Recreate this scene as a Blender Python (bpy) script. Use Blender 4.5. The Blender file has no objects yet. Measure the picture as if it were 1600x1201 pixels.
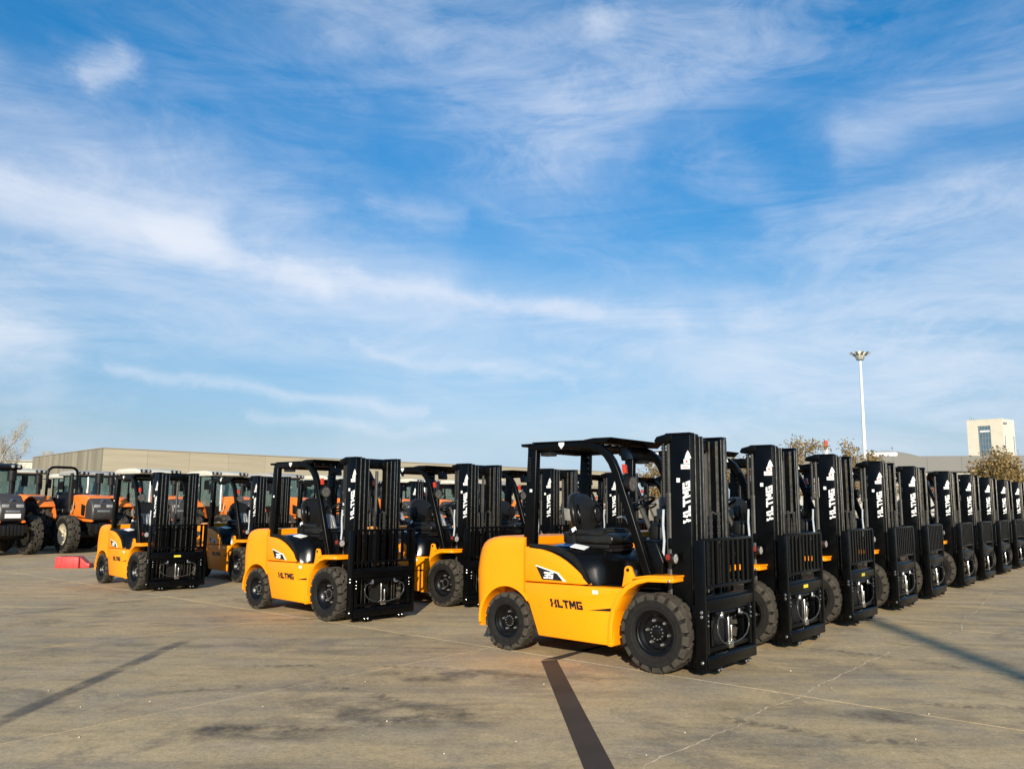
import bpy, bmesh, math, random
from mathutils import Vector, Matrix
random.seed(7)
sc = bpy.context.scene
COL = sc.collection
R = math.radians
PI = math.pi

# ------------------------------------------------------------------ camera
CAM_H, PITCH, ROLL = 1.56, .1414, .0094
cd = bpy.data.cameras.new('camera'); cam = bpy.data.objects.new('camera', cd); COL.objects.link(cam)
cd.sensor_width = 36; cd.lens = 36 * 1286 / 1600; cd.clip_start = .05; cd.clip_end = 6000
_fw = Vector((0, math.cos(PITCH), math.sin(PITCH))); _rt = Vector((1, 0, 0)); _up = _rt.cross(_fw)
_r2 = _rt * math.cos(ROLL) + _up * math.sin(ROLL); _u2 = _up * math.cos(ROLL) - _rt * math.sin(ROLL)
_m = Matrix((( _r2.x, _u2.x, -_fw.x, 0), (_r2.y, _u2.y, -_fw.y, 0), (_r2.z, _u2.z, -_fw.z, CAM_H), (0, 0, 0, 1)))
cam.matrix_world = _m
sc.camera = cam

# ------------------------------------------------------------------ sun, sky, exposure
SUN_AZ, SUN_EL = R(3.0), R(19.5)          # the light travels towards azimuth SUN_AZ (from behind the camera)
SUN_STRENGTH, SKY_STRENGTH = 5.0, .092
sl = bpy.data.lights.new('sun', 'SUN'); sl.energy = SUN_STRENGTH; sl.angle = R(.53); sl.color = (1.0, .90, .74)
so = bpy.data.objects.new('sun', sl); COL.objects.link(so)
so.rotation_euler = Vector((math.sin(SUN_AZ) * math.cos(SUN_EL), math.cos(SUN_AZ) * math.cos(SUN_EL), -math.sin(SUN_EL))).to_track_quat('-Z', 'Y').to_euler()
sc.view_settings.view_transform = 'Standard'; sc.view_settings.look = 'None'
sc.view_settings.gamma = 1; sc.view_settings.use_curve_mapping = False
sc.view_settings.exposure = 0.40

def nd(t, kind, **kw):
    n = t.nodes.new(kind)
    for k, v in kw.items():
        if k == 'ins':
            for i, x in v.items():
                if isinstance(x, bpy.types.NodeSocket): t.links.new(x, n.inputs[i])
                else: n.inputs[i].default_value = x
        else: setattr(n, k, v)
    return n
def mth(t, op, a, b=None, c=None, clamp=False):
    n = t.nodes.new('ShaderNodeMath'); n.operation = op; n.use_clamp = clamp
    for i, x in enumerate((a, b, c)):
        if x is None: continue
        if isinstance(x, (int, float)): n.inputs[i].default_value = x
        else: t.links.new(x, n.inputs[i])
    return n.outputs[0]
def ramp(t, fac, stops, interp='LINEAR'):
    n = t.nodes.new('ShaderNodeValToRGB'); n.color_ramp.interpolation = interp
    e = n.color_ramp.elements
    while len(e) < len(stops): e.new(.5)
    for x, (p, c) in zip(e, stops):
        x.position = p; x.color = (c, c, c, 1) if isinstance(c, (int, float)) else (*c, 1)
    t.links.new(fac, n.inputs[0]); return n.outputs[0]
def mixc(t, fac, a, b, blend='MIX'):
    n = t.nodes.new('ShaderNodeMix'); n.data_type = 'RGBA'; n.blend_type = blend
    for s, x in ((n.inputs['Factor'], fac), (n.inputs['A'], a), (n.inputs['B'], b)):
        s = [q for q in n.inputs if q.name == s.name and q.type == ('VALUE' if s.name == 'Factor' else 'RGBA')][0]
        if isinstance(x, bpy.types.NodeSocket): t.links.new(x, s)
        elif isinstance(x, (int, float)): s.default_value = x
        else: s.default_value = (*x, 1)
    return [o for o in n.outputs if o.type == 'RGBA'][0]

def make_world():
    w = bpy.data.worlds.new('World'); sc.world = w; w.use_nodes = True
    t = w.node_tree; t.nodes.clear()
    out = nd(t, 'ShaderNodeOutputWorld'); bg = nd(t, 'ShaderNodeBackground'); bg.inputs[1].default_value = SKY_STRENGTH
    t.links.new(bg.outputs[0], out.inputs[0])
    sky = nd(t, 'ShaderNodeTexSky', sky_type='NISHITA', sun_disc=False, sun_elevation=SUN_EL, sun_rotation=PI + SUN_AZ,
             altitude=300, air_density=1.0, dust_density=.35, ozone_density=2.2)
    co = nd(t, 'ShaderNodeTexCoord').outputs['Generated']
    sp = nd(t, 'ShaderNodeSeparateXYZ', ins={0: co}); x, y, z = sp.outputs
    DEG = 180 / PI
    az = mth(t, 'MULTIPLY', mth(t, 'ARCTAN2', x, y), DEG)
    el = mth(t, 'MULTIPLY', mth(t, 'ARCSINE', z), DEG)
    # fibrous noise on the sky sphere: long thin filaments, slightly tilted
    warp = nd(t, 'ShaderNodeTexNoise', ins={'Vector': co, 'Scale': 4.0, 'Detail': 9.0, 'Roughness': .62})
    ws = nd(t, 'ShaderNodeSeparateColor', ins={0: warp.outputs['Color']})
    az = mth(t, 'ADD', az, mth(t, 'MULTIPLY', mth(t, 'SUBTRACT', ws.outputs[0], .5), 12.0))
    el = mth(t, 'ADD', el, mth(t, 'MULTIPLY', mth(t, 'SUBTRACT', ws.outputs[1], .5), 5.0))
    def fib(rot, scl, scale, detail, rough, dist, loc=(0, 0, 0)):
        mp = nd(t, 'ShaderNodeMapping', ins={'Vector': co, 'Rotation': rot, 'Scale': scl, 'Location': loc})
        return nd(t, 'ShaderNodeTexNoise', ins={'Vector': mp.outputs[0], 'Scale': scale, 'Detail': detail, 'Roughness': rough, 'Distortion': dist}).outputs[0]
    f1 = fib((0, R(11), 0), (1.0, 1.0, 4.6), 3.4, 12.0, .66, 1.1)
    f2 = fib((0, R(-16), 0), (1.0, 1.0, 3.0), 5.5, 12.0, .68, 1.6, (3, 1, 2))
    f3 = fib((0, R(6), 0), (1.0, 1.0, 2.2), 1.7, 9.0, .60, .9, (1, 5, 2))
    wisp = ramp(t, f1, [(.34, 0.0), (.50, .45), (.70, 1.0)])
    curl = ramp(t, f2, [(.44, 0.0), (.56, .4), (.74, 1.0)])
    veil = ramp(t, f3, [(.40, 0.0), (.66, 1.0)])
    dens = mth(t, 'ADD', mth(t, 'MULTIPLY', wisp, .02), mth(t, 'MULTIPLY', curl, mth(t, 'MULTIPLY_ADD', veil, .26, .01)))
    dens = mth(t, 'MULTIPLY_ADD', mth(t, 'MULTIPLY', veil, wisp), .27, dens)
    def seg(a0, e0, a1, e1, w, amp, nz=.6):
        """soft streak between two sky directions (degrees)"""
        nonlocal dens
        dx, dy = a1 - a0, e1 - e0; L2 = dx * dx + dy * dy
        ra = mth(t, 'SUBTRACT', az, a0); re = mth(t, 'SUBTRACT', el, e0)
        k = mth(t, 'DIVIDE', mth(t, 'ADD', mth(t, 'MULTIPLY', ra, dx), mth(t, 'MULTIPLY', re, dy)), L2, clamp=True)
        qa = mth(t, 'SUBTRACT', ra, mth(t, 'MULTIPLY', k, dx)); qe = mth(t, 'SUBTRACT', re, mth(t, 'MULTIPLY', k, dy))
        d2 = mth(t, 'ADD', mth(t, 'MULTIPLY', qa, qa), mth(t, 'MULTIPLY', qe, qe))
        g = mth(t, 'EXPONENT', mth(t, 'MULTIPLY', d2, -1.0 / (w * w)))
        m = mth(t, 'MULTIPLY', g, mth(t, 'MULTIPLY_ADD', mth(t, 'MULTIPLY_ADD', curl, .5, wisp), nz * amp * 1.25, amp * (1 - nz * .72)))
        dens = mth(t, 'ADD', dens, m)
    for s in STREAKS: seg(*s)
    dens = mth(t, 'SUBTRACT', 1.0, mth(t, 'EXPONENT', mth(t, 'MULTIPLY', mth(t, 'MAXIMUM', dens, 0.0), -1.22)))
    # nothing below the horizon
    hz = ramp(t, z, [(0.0, 0.0), (.02, 1.0)])
    dens = mth(t, 'MULTIPLY', dens, hz)
    skc = mixc(t, 1.0, sky.outputs[0], ramp(t, z, [(0.0, (.40, .58, .95)), (.033, (.45, .55, .86)), (.072, (.50, .59, .73)), (.11, (.55, .68, .81)), (.172, (.50, .76, .89)), (.255, (.40, .85, 1.05)), (.362, (.25, .88, 1.20)), (.46, (.16, .96, 1.36)), (.6, (.15, 1.05, 1.45))]), 'MULTIPLY')
    col = mixc(t, dens, skc, CLOUD)
    t.links.new(col, bg.inputs[0])
SKY_TINT = (.62, 1.0, 1.28)
CLOUD = (6.9, 7.3, 8.1)
STREAKS = [(-48, 19.4, -21, 17.2, 1.6, .95, .34), (-24, 17.0, -12, 15.0, .95, .58, .6), (-15, 15.4, 5, 12.8, .65, .52, .8), (2, 13.2, 11, 12.0, .8, .34, .9),
           (-40, 20.5, -6, 14.5, 3.4, .26, .6), (-45, 15.5, 14, 11, 3.4, .24, .6), (-36, 24, -14, 19, 2.0, .14, .8), (-9, 20, -3, 19.6, .8, .18, .9),
           (-31.2, 25.6, -28.8, 26.3, .95, .46, 1.0), (6, 32, 7.3, 31.4, 1.0, .30, 1.0),
           (-12, 33, 4, 26, 4.6, .24, .7), (4, 27, 15, 30, 3.4, .14, .8), (14, 24, 19, 19, 1.2, .12, 1.0),
           (24, 23.5, 38, 25, 1.8, .28, .8), (24, 18.5, 38, 18.5, 2.2, .30, .7), (17, 12, 36, 13.5, 2.4, .36, .6), (12, 10, 30, 9, 2.0, .22, .6),
           (-26, 7.9, -6, 6.7, .42, .32, .5), (-32, 12, 34, 9.5, 5.0, .15, .6), (-10, 5.0, 40, 5.5, 2.5, .16, .6), (-18, 5.4, -5, 5.2, .4, .26, .6), (-10, 10.8, 3, 7.8, .38, .24, .9), (-37, 12.2, -33, 10.5, 1.7, .55, .4), (-36, 9.5, -30, 8.5, 1.6, .25, .4),
           (-60, 3.2, 60, 3.2, 1.6, .14, .3), (2, 11, 9, 10, .6, .18, .9), (-3, 9.3, 6, 8.9, .5, .16, .9)]
make_world()

# ------------------------------------------------------------------ materials
MATS = {}
def mat(name, base=(.5, .5, .5), rough=.5, metal=0.0, var=0.0, vscale=6.0, coat=0.0, dust=0.0, bump=0.0, bscale=60.0, spec=.5, world=False, extra=None):
    m = bpy.data.materials.new(name); m.use_nodes = True; t = m.node_tree
    b = t.nodes['Principled BSDF']
    b.inputs['Roughness'].default_value = rough; b.inputs['Metallic'].default_value = metal
    b.inputs['Coat Weight'].default_value = coat; b.inputs['Coat Roughness'].default_value = .08; b.inputs['Specular IOR Level'].default_value = spec
    tc = nd(t, 'ShaderNodeTexCoord').outputs['Object']
    if world: tc = nd(t, 'ShaderNodeNewGeometry').outputs['Position']
    col = None
    n = nd(t, 'ShaderNodeTexNoise', ins={'Vector': tc, 'Scale': vscale, 'Detail': 5.0, 'Roughness': .6})
    lo = tuple(c * (1 - var) for c in base); hi = tuple(min(1, c * (1 + var)) for c in base)
    col = ramp(t, n.outputs[0], [(.3, lo), (.7, hi)])
    oi = nd(t, 'ShaderNodeObjectInfo')
    rr = ramp(t, n.outputs[0], [(.3, max(.02, rough * .85)), (.7, min(1, rough * 1.2))])
    if dust:
        geo = nd(t, 'ShaderNodeNewGeometry'); nz = nd(t, 'ShaderNodeSeparateXYZ', ins={0: geo.outputs['Normal']}).outputs[2]
        n3 = nd(t, 'ShaderNodeTexNoise', ins={'Vector': tc, 'Scale': 23.0, 'Detail': 6.0, 'Roughness': .7})
        fac = mth(t, 'MULTIPLY', mth(t, 'MULTIPLY_ADD', nz, .5, .5, clamp=True), mth(t, 'MULTIPLY', ramp(t, n3.outputs[0], [(.38, .15), (.7, 1.0)]), dust), clamp=True)
        col = mixc(t, fac, col, (.30, .25, .19)); rr = mth(t, 'MULTIPLY_ADD', fac, .5, rr, clamp=True)
    if extra: col = extra(t, tc, col, oi)
    t.links.new(col, b.inputs['Base Color']); t.links.new(rr, b.inputs['Roughness'])
    if bump:
        nb = nd(t, 'ShaderNodeTexNoise', ins={'Vector': tc, 'Scale': bscale, 'Detail': 4.0})
        bp = nd(t, 'ShaderNodeBump', ins={'Strength': bump, 'Distance': .01, 'Height': nb.outputs[0]})
        t.links.new(bp.outputs[0], b.inputs['Normal'])
    MATS[name] = m; return m

mat('yellow_paint', (1.0, .312, .0005), .34, var=.04, vscale=2.5, coat=.06, dust=.05, spec=.4)
mat('orange_paint', (.82, .185, .014), .35, var=.06, vscale=3, coat=.3, dust=.15)
mat('black_paint', (.0016, .0018, .0021), .30, var=.25, vscale=7, spec=.17)
mat('edge_black', (.012, .012, .012), .22, var=.3, vscale=9, spec=.6)
mat('worn_glint_steel', (.19, .175, .145), .36, .75, var=.4, vscale=18)  # worn running faces, and the glints coloured onto the rail edges
mat('black_gloss', (.0026, .0026, .0026), .20, var=.1, spec=.24)
mat('black_plastic', (.006, .006, .006), .50, var=.15, vscale=14, dust=.012, bump=.05, bscale=300, spec=.3)
mat('grey_plastic', (.16, .15, .13), .55, var=.15, vscale=14, dust=.05)
mat('seat_vinyl', (.008, .0075, .0065), .34, var=.15, vscale=12, bump=.06, bscale=400, dust=.02)
mat('rubber', (.036, .031, .024), .85, var=.35, vscale=9, dust=.20, bump=.15, bscale=90, spec=.25)
mat('rubber_groove_shade', (.008, .0076, .0068), .75, var=.3, vscale=12, dust=.04, spec=.25)  # cleaner casing rubber, with the shade of the grooves put into its colour
mat('rim_black', (.003, .003, .0034), .32, var=.2, vscale=20, spec=.35)
mat('steel', (.62, .61, .58), .28, 1.0, var=.15, vscale=30)
mat('zinc', (.50, .49, .46), .42, .85, var=.2, vscale=40)
mat('grey_cylinder', (.050, .048, .043), .40, .2, var=.15, vscale=12)
mat('foil', (.45, .44, .42), .30, .6, var=.3, vscale=30, bump=.8, bscale=45)
mat('hose', (.006, .006, .006), .55, var=.2, vscale=30)
mat('white_sticker', (.80, .80, .77), .5, var=.04, vscale=30)
mat('black_sticker', (.010, .010, .010), .4, var=.05)
mat('yellow_sticker', (.75, .62, .05), .5, var=.06, vscale=30)
mat('red_lens', (.50, .040, .016), .22, var=.1, vscale=20, coat=.5)
mat('wrap_film', (.09, .085, .08), .3, var=.5, vscale=45, bump=.6, bscale=50)
mat('dull_red', (.20, .02, .012), .35, var=.3, vscale=30)
mat('amber_lens', (.75, .22, .02), .22, var=.1, vscale=20, coat=.5)
mat('lamp_glass', (.45, .43, .42), .14, .3, var=.3, vscale=40, coat=.6)
mat('blue_film', (.03, .10, .28), .25, var=.2, vscale=12)
mat('clear_film', (.42, .46, .50), .22, var=.15, vscale=16, bump=.3, bscale=30)
mat('cream_roof', (.60, .57, .48), .45, var=.08, vscale=3, dust=.2)
mat('grey_roof', (.36, .35, .33), .45, var=.08, vscale=3, dust=.2)
mat('beige_rim', (.50, .44, .31), .5, var=.12, vscale=6, dust=.15)
mat('dark_engine', (.008, .0075, .007), .6, var=.4, vscale=12, dust=.03, spec=.3)
mat('red_plastic', (.52, .032, .032), .5, var=.22, vscale=7, dust=.22)
mat('pole_white', (.66, .70, .70), .4, var=.06, vscale=1.5)
mat('bark', (.20, .16, .11), .9, var=.3, vscale=8, bump=.5, bscale=30)
mat('bark_pale', (.42, .38, .32), .9, var=.25, vscale=8)
mat('cream_wall', (.66, .60, .48), .8, var=.06, vscale=.4)
mat('pale_wall', (.60, .58, .46), .8, var=.08, vscale=.5)
mat('grey_wall', (.30, .29, .27), .8, var=.06, vscale=.4)
mat('hall_roof', (.17, .165, .155), .8, var=.06, vscale=.4)
mat('light_wall', (.36, .35, .32), .8, var=.06, vscale=.4)
mat('window_blue', (.10, .17, .22), .12, var=.15, vscale=.6, coat=.3)
mat('window_frame', (.22, .24, .25), .5, var=.1)
mat('chimney_red', (.55, .05, .03), .6, var=.1)
mat('white_paint', (.75, .75, .73), .6, var=.06)

def leaf_mat(name, a, b, c):
    m = bpy.data.materials.new(name); m.use_nodes = True; t = m.node_tree; bs = t.nodes['Principled BSDF']
    g = nd(t, 'ShaderNodeNewGeometry')
    col = ramp(t, g.outputs['Random Per Island'], [(0, a), (.5, b), (1, c)])
    t.links.new(col, bs.inputs['Base Color']); bs.inputs['Roughness'].default_value = .65
    tr = nd(t, 'ShaderNodeBsdfTranslucent', ins={0: col}); mx = nd(t, 'ShaderNodeMixShader', ins={0: .25})
    t.links.new(bs.outputs[0], mx.inputs[1]); t.links.new(tr.outputs[0], mx.inputs[2])
    t.links.new(mx.outputs[0], t.nodes['Material Output'].inputs[0]); MATS[name] = m
leaf_mat('leaf_autumn', (.075, .058, .022), (.24, .155, .045), (.40, .27, .10))
leaf_mat('leaf_pale', (.30, .27, .20), (.42, .38, .30), (.22, .24, .09))

def glass_mat():
    m = bpy.data.materials.new('cab_glass'); m.use_nodes = True; t = m.node_tree; b = t.nodes['Principled BSDF']
    n = nd(t, 'ShaderNodeTexNoise', ins={'Vector': nd(t, 'ShaderNodeTexCoord').outputs['Object'], 'Scale': 3.0, 'Detail': 4.0})
    t.links.new(ramp(t, n.outputs[0], [(.3, (.34, .50, .46)), (.7, (.48, .62, .58))]), b.inputs['Base Color'])
    b.inputs['Roughness'].default_value = .05; b.inputs['Transmission Weight'].default_value = .82; b.inputs['IOR'].default_value = 1.45
    MATS['cab_glass'] = m
glass_mat()

def concrete(name, base, pale=False):
    m = bpy.data.materials.new(name); m.use_nodes = True; t = m.node_tree; b = t.nodes['Principled BSDF']
    pos = nd(t, 'ShaderNodeNewGeometry').outputs['Position']
    oi = nd(t, 'ShaderNodeObjectInfo')
    def noise(scale, detail=6.0, rough=.6, rot=0.0, sc_=(1, 1, 1), dist=0.0, loc=(0, 0, 0)):
        mp = nd(t, 'ShaderNodeMapping', ins={'Vector': pos, 'Rotation': (0, 0, rot), 'Scale': sc_, 'Location': loc})
        return nd(t, 'ShaderNodeTexNoise', ins={'Vector': mp.outputs[0], 'Scale': scale, 'Detail': detail, 'Roughness': rough, 'Distortion': dist}).outputs[0]
    col = ramp(t, noise(.45, 7, .62), [(.32, tuple(c * .82 for c in base)), (.5, base), (.7, tuple(min(1, c * 1.13) for c in base))])
    # warm dusty drifts
    col = mixc(t, mth(t, 'MULTIPLY', ramp(t, noise(.28, 5, .55, loc=(4, 1, 0)), [(.5, 0.0), (.68, 1.0)]), .45), col, (.56, .40, .21))
    # sweeping streaks
    st = ramp(t, noise(1.3, 7, .65, rot=R(38), sc_=(.28, 1.5, 1), dist=.9), [(.40, 1.0), (.47, .25), (.58, 0.0)])
    col = mixc(t, mth(t, 'MULTIPLY', st, .24), col, (.17, .145, .115))
    st2 = ramp(t, noise(2.1, 6, .6, rot=R(-30), sc_=(.22, 1.2, 1), dist=.8, loc=(7, 3, 0)), [(.40, 1.0), (.47, .2), (.55, 0.0)])
    col = mixc(t, mth(t, 'MULTIPLY', st2, .30), col, (.15, .13, .105))
    # oily dark patches
    pt = ramp(t, noise(.85, 9, .72, loc=(2.4, 9, 0), dist=.8), [(.54, 0.0), (.62, .7), (.76, 1.0)])
    col = mixc(t, mth(t, 'MULTIPLY', pt, .62), col, (.15, .125, .095))
    # mottling at several sizes
    mo = ramp(t, noise(2.3, 10, .74, sc_=(.7, 1.25, 1), rot=R(10), dist=.5), [(.30, .66), (.46, .94), (.56, 1.0), (.72, 1.16)])
    col = mixc(t, 1.0, col, mo, 'MULTIPLY')
    mo = ramp(t, noise(10, 9, .76, loc=(1, 5, 0)), [(.32, .78), (.5, 1.0), (.70, 1.14)])
    col = mixc(t, 1.0, col, mo, 'MULTIPLY')
    col = mixc(t, mth(t, 'MULTIPLY', ramp(t, noise(1.1, 6, .6, loc=(9, 2, 0)), [(.45, 0.0), (.65, 1.0)]), .30), col, (.30, .27, .23))
    # aggregate speckle
    sp_ = noise(85, 3, .7); col = mixc(t, mth(t, 'MULTIPLY', ramp(t, sp_, [(.36, 1.0), (.5, 0.0)]), .42), col, (.16, .14, .11))
    col = mixc(t, mth(t, 'MULTIPLY', ramp(t, noise(60, 2, .6), [(.60, 0.0), (.70, 1.0)]), .42), col, (.60, .55, .46))
    mo = ramp(t, noise(32, 8, .78, loc=(3, 3, 0)), [(.34, .74), (.5, 1.0), (.68, 1.2)])
    col = mixc(t, 1.0, col, mo, 'MULTIPLY')
    # each poured slab has its own shade
    hs = nd(t, 'ShaderNodeHueSaturation', ins={'Color': col, 'Value': mth(t, 'MULTIPLY_ADD', oi.outputs['Random'], .10, .95)})
    t.links.new(hs.outputs[0], b.inputs['Base Color'])
    t.links.new(ramp(t, noise(3, 5), [(.3, .62), (.7, .9)]), b.inputs['Roughness'])
    b.inputs['Specular IOR Level'].default_value = .3
    hgt = mth(t, 'ADD', mth(t, 'MULTIPLY', noise(14, 6, .7), .6), mth(t, 'MULTIPLY', sp_, .5))
    t.links.new(nd(t, 'ShaderNodeBump', ins={'Strength': .35, 'Distance': .012, 'Height': hgt}).outputs[0], b.inputs['Normal'])
    MATS[name] = m
concrete('concrete', (.52, .375, .190))
mat('joint_filler', (.50, .385, .23), .9, var=.36, vscale=2.2, world=True)

def mark_mat(name, base, lo, hi, alpha, scale=6.0, tread=0.0):
    """worn film on the concrete: bare concrete shows through where it has gone"""
    m = bpy.data.materials.new(name); m.use_nodes = True; t = m.node_tree; b = t.nodes['Principled BSDF']
    pos = nd(t, 'ShaderNodeNewGeometry').outputs['Position']
    n = nd(t, 'ShaderNodeTexNoise', ins={'Vector': pos, 'Scale': scale, 'Detail': 8.0, 'Roughness': .7}).outputs[0]
    n2 = nd(t, 'ShaderNodeTexNoise', ins={'Vector': pos, 'Scale': 1.7, 'Detail': 4.0}).outputs[0]
    t.links.new(ramp(t, n2, [(.35, base), (.65, tuple(c * 1.7 for c in base))]), b.inputs['Base Color'])
    b.inputs['Roughness'].default_value = .8
    fac = mth(t, 'MULTIPLY', ramp(t, n, [(lo, 0.0), (hi, 1.0)]), alpha)
    if tread:
        uv = nd(t, 'ShaderNodeTexCoord').outputs['UV']; s = nd(t, 'ShaderNodeSeparateXYZ', ins={0: uv})
        zig = mth(t, 'ABSOLUTE', mth(t, 'SUBTRACT', s.outputs[1], .5))
        ph = mth(t, 'SINE', mth(t, 'MULTIPLY', mth(t, 'ADD', s.outputs[0], mth(t, 'MULTIPLY', zig, .12)), tread))
        fac = mth(t, 'MULTIPLY', fac, ramp(t, mth(t, 'MULTIPLY_ADD', ph, .5, .5), [(.10, .25), (.45, 1.0)]))
        edge = ramp(t, zig, [(.22, 1.0), (.5, 0.0)]); fac = mth(t, 'MULTIPLY', fac, edge)
        fac = mth(t, 'MULTIPLY', fac, nd(t, 'ShaderNodeAttribute', attribute_name='fade').outputs['Fac'])
    tr = nd(t, 'ShaderNodeBsdfTransparent'); mx = nd(t, 'ShaderNodeMixShader', ins={0: fac})
    t.links.new(tr.outputs[0], mx.inputs[1]); t.links.new(b.outputs[0], mx.inputs[2])
    t.links.new(mx.outputs[0], t.nodes['Material Output'].inputs[0]); MATS[name] = m
mark_mat('broken_filler', (.42, .33, .20), .36, .56, .95, 1.6)
mark_mat('oil_film', (.085, .074, .060), .42, .72, .78, 2.6, tread=.001)
mark_mat('dark_film', (.035, .024, .016), .05, .40, .88, 4.0)
mark_mat('soft_dark_film', (.075, .070, .062), .30, .66, .74, 2.2, tread=.001)
mark_mat('tyre_film', (.085, .075, .062), .44, .66, .58, 2.6, tread=62.0)
mark_mat('skid_film', (.085, .075, .062), .44, .72, .50, 2.0, tread=.001)

# ------------------------------------------------------------------ mesh helpers
class MB:
    def __init__(s): s.v = []; s.f = []
    def add(s, v, f):
        o = len(s.v); s.v += [tuple(p) for p in v]; s.f += [tuple(i + o for i in q) for q in f]; return s
    def box(s, x0, x1, y0, y1, z0, z1):
        return s.add([(x0, y0, z0), (x1, y0, z0), (x1, y1, z0), (x0, y1, z0), (x0, y0, z1), (x1, y0, z1), (x1, y1, z1), (x0, y1, z1)],
                     [(3, 2, 1, 0), (4, 5, 6, 7), (0, 1, 5, 4), (1, 2, 6, 5), (2, 3, 7, 6), (3, 0, 4, 7)])
    def obox(s, c, u, v, w):
        """oriented box: centre and three half-vectors"""
        c, u, v, w = map(Vector, (c, u, v, w)); P = []
        for k in (-1, 1):
            for a, b in ((-1, -1), (1, -1), (1, 1), (-1, 1)): P.append(c + u * a + v * b + w * k)
        return s.add(P, [(3, 2, 1, 0), (4, 5, 6, 7), (0, 1, 5, 4), (1, 2, 6, 5), (2, 3, 7, 6), (3, 0, 4, 7)])
    def prism(s, poly, y0, y1, f=lambda a, y, b: (a, y, b)):
        n = len(poly)
        v = [f(a, y0, b) for a, b in poly] + [f(a, y1, b) for a, b in poly]
        fc = [tuple(range(n)), tuple(range(2 * n - 1, n - 1, -1))] + [(i, i + n, (i + 1) % n + n, (i + 1) % n) for i in range(n)]
        return s.add(v, fc)
    def strip(s, path, th, y0, y1, f=lambda a, y, b: (a, y, b)):
        """constant-thickness band following a 2d path"""
        L, Rr = [], []
        for i, p in enumerate(path):
            a = Vector(path[max(0, i - 1)]); b = Vector(path[min(len(path) - 1, i + 1)]); d = (b - a).normalized(); n = Vector((-d.y, d.x))
            L.append(tuple(Vector(p) + n * th / 2)); Rr.append(tuple(Vector(p) - n * th / 2))
        for i in range(len(path) - 1):
            pass
        n = len(path); v = []
        for y in (y0, y1): v += [f(a, y, b) for a, b in L] + [f(a, y, b) for a, b in Rr]
        fc = []
        for i in range(n - 1):
            fc += [(i, i + 1, n + i + 1, n + i), (2 * n + i, 3 * n + i, 3 * n + i + 1, 2 * n + i + 1), (i, 2 * n + i, 2 * n + i + 1, i + 1), (n + i, n + i + 1, 3 * n + i + 1, 3 * n + i)]
        fc += [(0, n, 3 * n, 2 * n), (n - 1, 3 * n - 1, 4 * n - 1, 2 * n - 1)]
        return s.add(v, fc)
    def tube(s, path, r, n=8, r1=None, cap=True):
        P = [Vector(p) for p in path]; o = len(s.v); m = len(P)
        ref = Vector((0, 0, 1)) if abs((P[-1] - P[0]).normalized().z) < .9 else Vector((1, 0, 0))
        for i, p in enumerate(P):
            d = (P[min(m - 1, i + 1)] - P[max(0, i - 1)]).normalized()
            a = d.cross(ref)
            if a.length < 1e-4: a = d.cross(Vector((0, 1, 0)))
            a.normalize(); b = a.cross(d); ref = b if m > 2 else ref
            rr = r if r1 is None else r + (r1 - r) * i / (m - 1)
            for k in range(n):
                q = p + (a * math.cos(2 * PI * k / n) + b * math.sin(2 * PI * k / n)) * rr; s.v.append(tuple(q))
        for i in range(m - 1):
            for k in range(n):
                s.f.append((o + i * n + k, o + i * n + (k + 1) % n, o + (i + 1) * n + (k + 1) % n, o + (i + 1) * n + k))
        if cap: s.f.append(tuple(o + k for k in reversed(range(n)))); s.f.append(tuple(o + (m - 1) * n + k for k in range(n)))
        return s
    def lathe(s, prof, n=32, c=(0, 0, 0), axis='Y', close=False):
        """profile of (along axis, radius)"""
        o = len(s.v); m = len(prof)
        for k in range(n):
            a = 2 * PI * k / n
            for t, r in prof:
                x, z = r * math.cos(a), r * math.sin(a)
                s.v.append((c[0] + x, c[1] + t, c[2] + z) if axis == 'Y' else ((c[0] + x, c[1] + z, c[2] + t) if axis == 'Z' else (c[0] + t, c[1] + x, c[2] + z)))
        mm = m if close else m - 1
        for k in range(n):
            for i in range(mm):
                j = (i + 1) % m; s.f.append((o + k * m + i, o + k * m + j, o + (k + 1) % n * m + j, o + (k + 1) % n * m + i))
        return s
    def dome(s, c, d, r, h, n=8):
        """small rounded bolt head at c pointing along d"""
        d = Vector(d).normalized(); a = d.orthogonal().normalized(); b = d.cross(a); c = Vector(c); o = len(s.v)
        for rr, hh in ((1, 0), (1, .5), (.65, 1)):
            for k in range(n): s.v.append(tuple(c + (a * math.cos(2 * PI * k / n) + b * math.sin(2 * PI * k / n)) * r * rr + d * h * hh))
        for i in range(2):
            for k in range(n): s.f.append((o + i * n + k, o + i * n + (k + 1) % n, o + (i + 1) * n + (k + 1) % n, o + (i + 1) * n + k))
        s.f.append(tuple(o + 2 * n + k for k in range(n))); return s
    def mirror_y(s):
        o = len(s.v); s.v += [(x, -y, z) for x, y, z in s.v]; s.f += [tuple(i + o for i in reversed(q)) for q in list(s.f)]; return s
    def mesh(s, name, bevel=0, seg=2, smooth=35, ang=30, fix=True):
        me = bpy.data.meshes.new(name); me.from_pydata(s.v, [], s.f)
        bm = bmesh.new(); bm.from_mesh(me)
        if bevel:
            bmesh.ops.remove_doubles(bm, verts=bm.verts, dist=1e-5)
        if fix: bmesh.ops.recalc_face_normals(bm, faces=bm.faces)
        if bevel:
            ed = [e for e in bm.edges if len(e.link_faces) == 2 and e.calc_face_angle(0) > R(ang)]
            bmesh.ops.bevel(bm, geom=ed, offset=bevel, segments=seg, profile=.5, affect='EDGES', clamp_overlap=True)
        bm.to_mesh(me); bm.free()
        if smooth:
            me.polygons.foreach_set('use_smooth', [True] * len(me.polygons)); me.set_sharp_from_angle(angle=R(smooth))
        me.update(); return me
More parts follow.
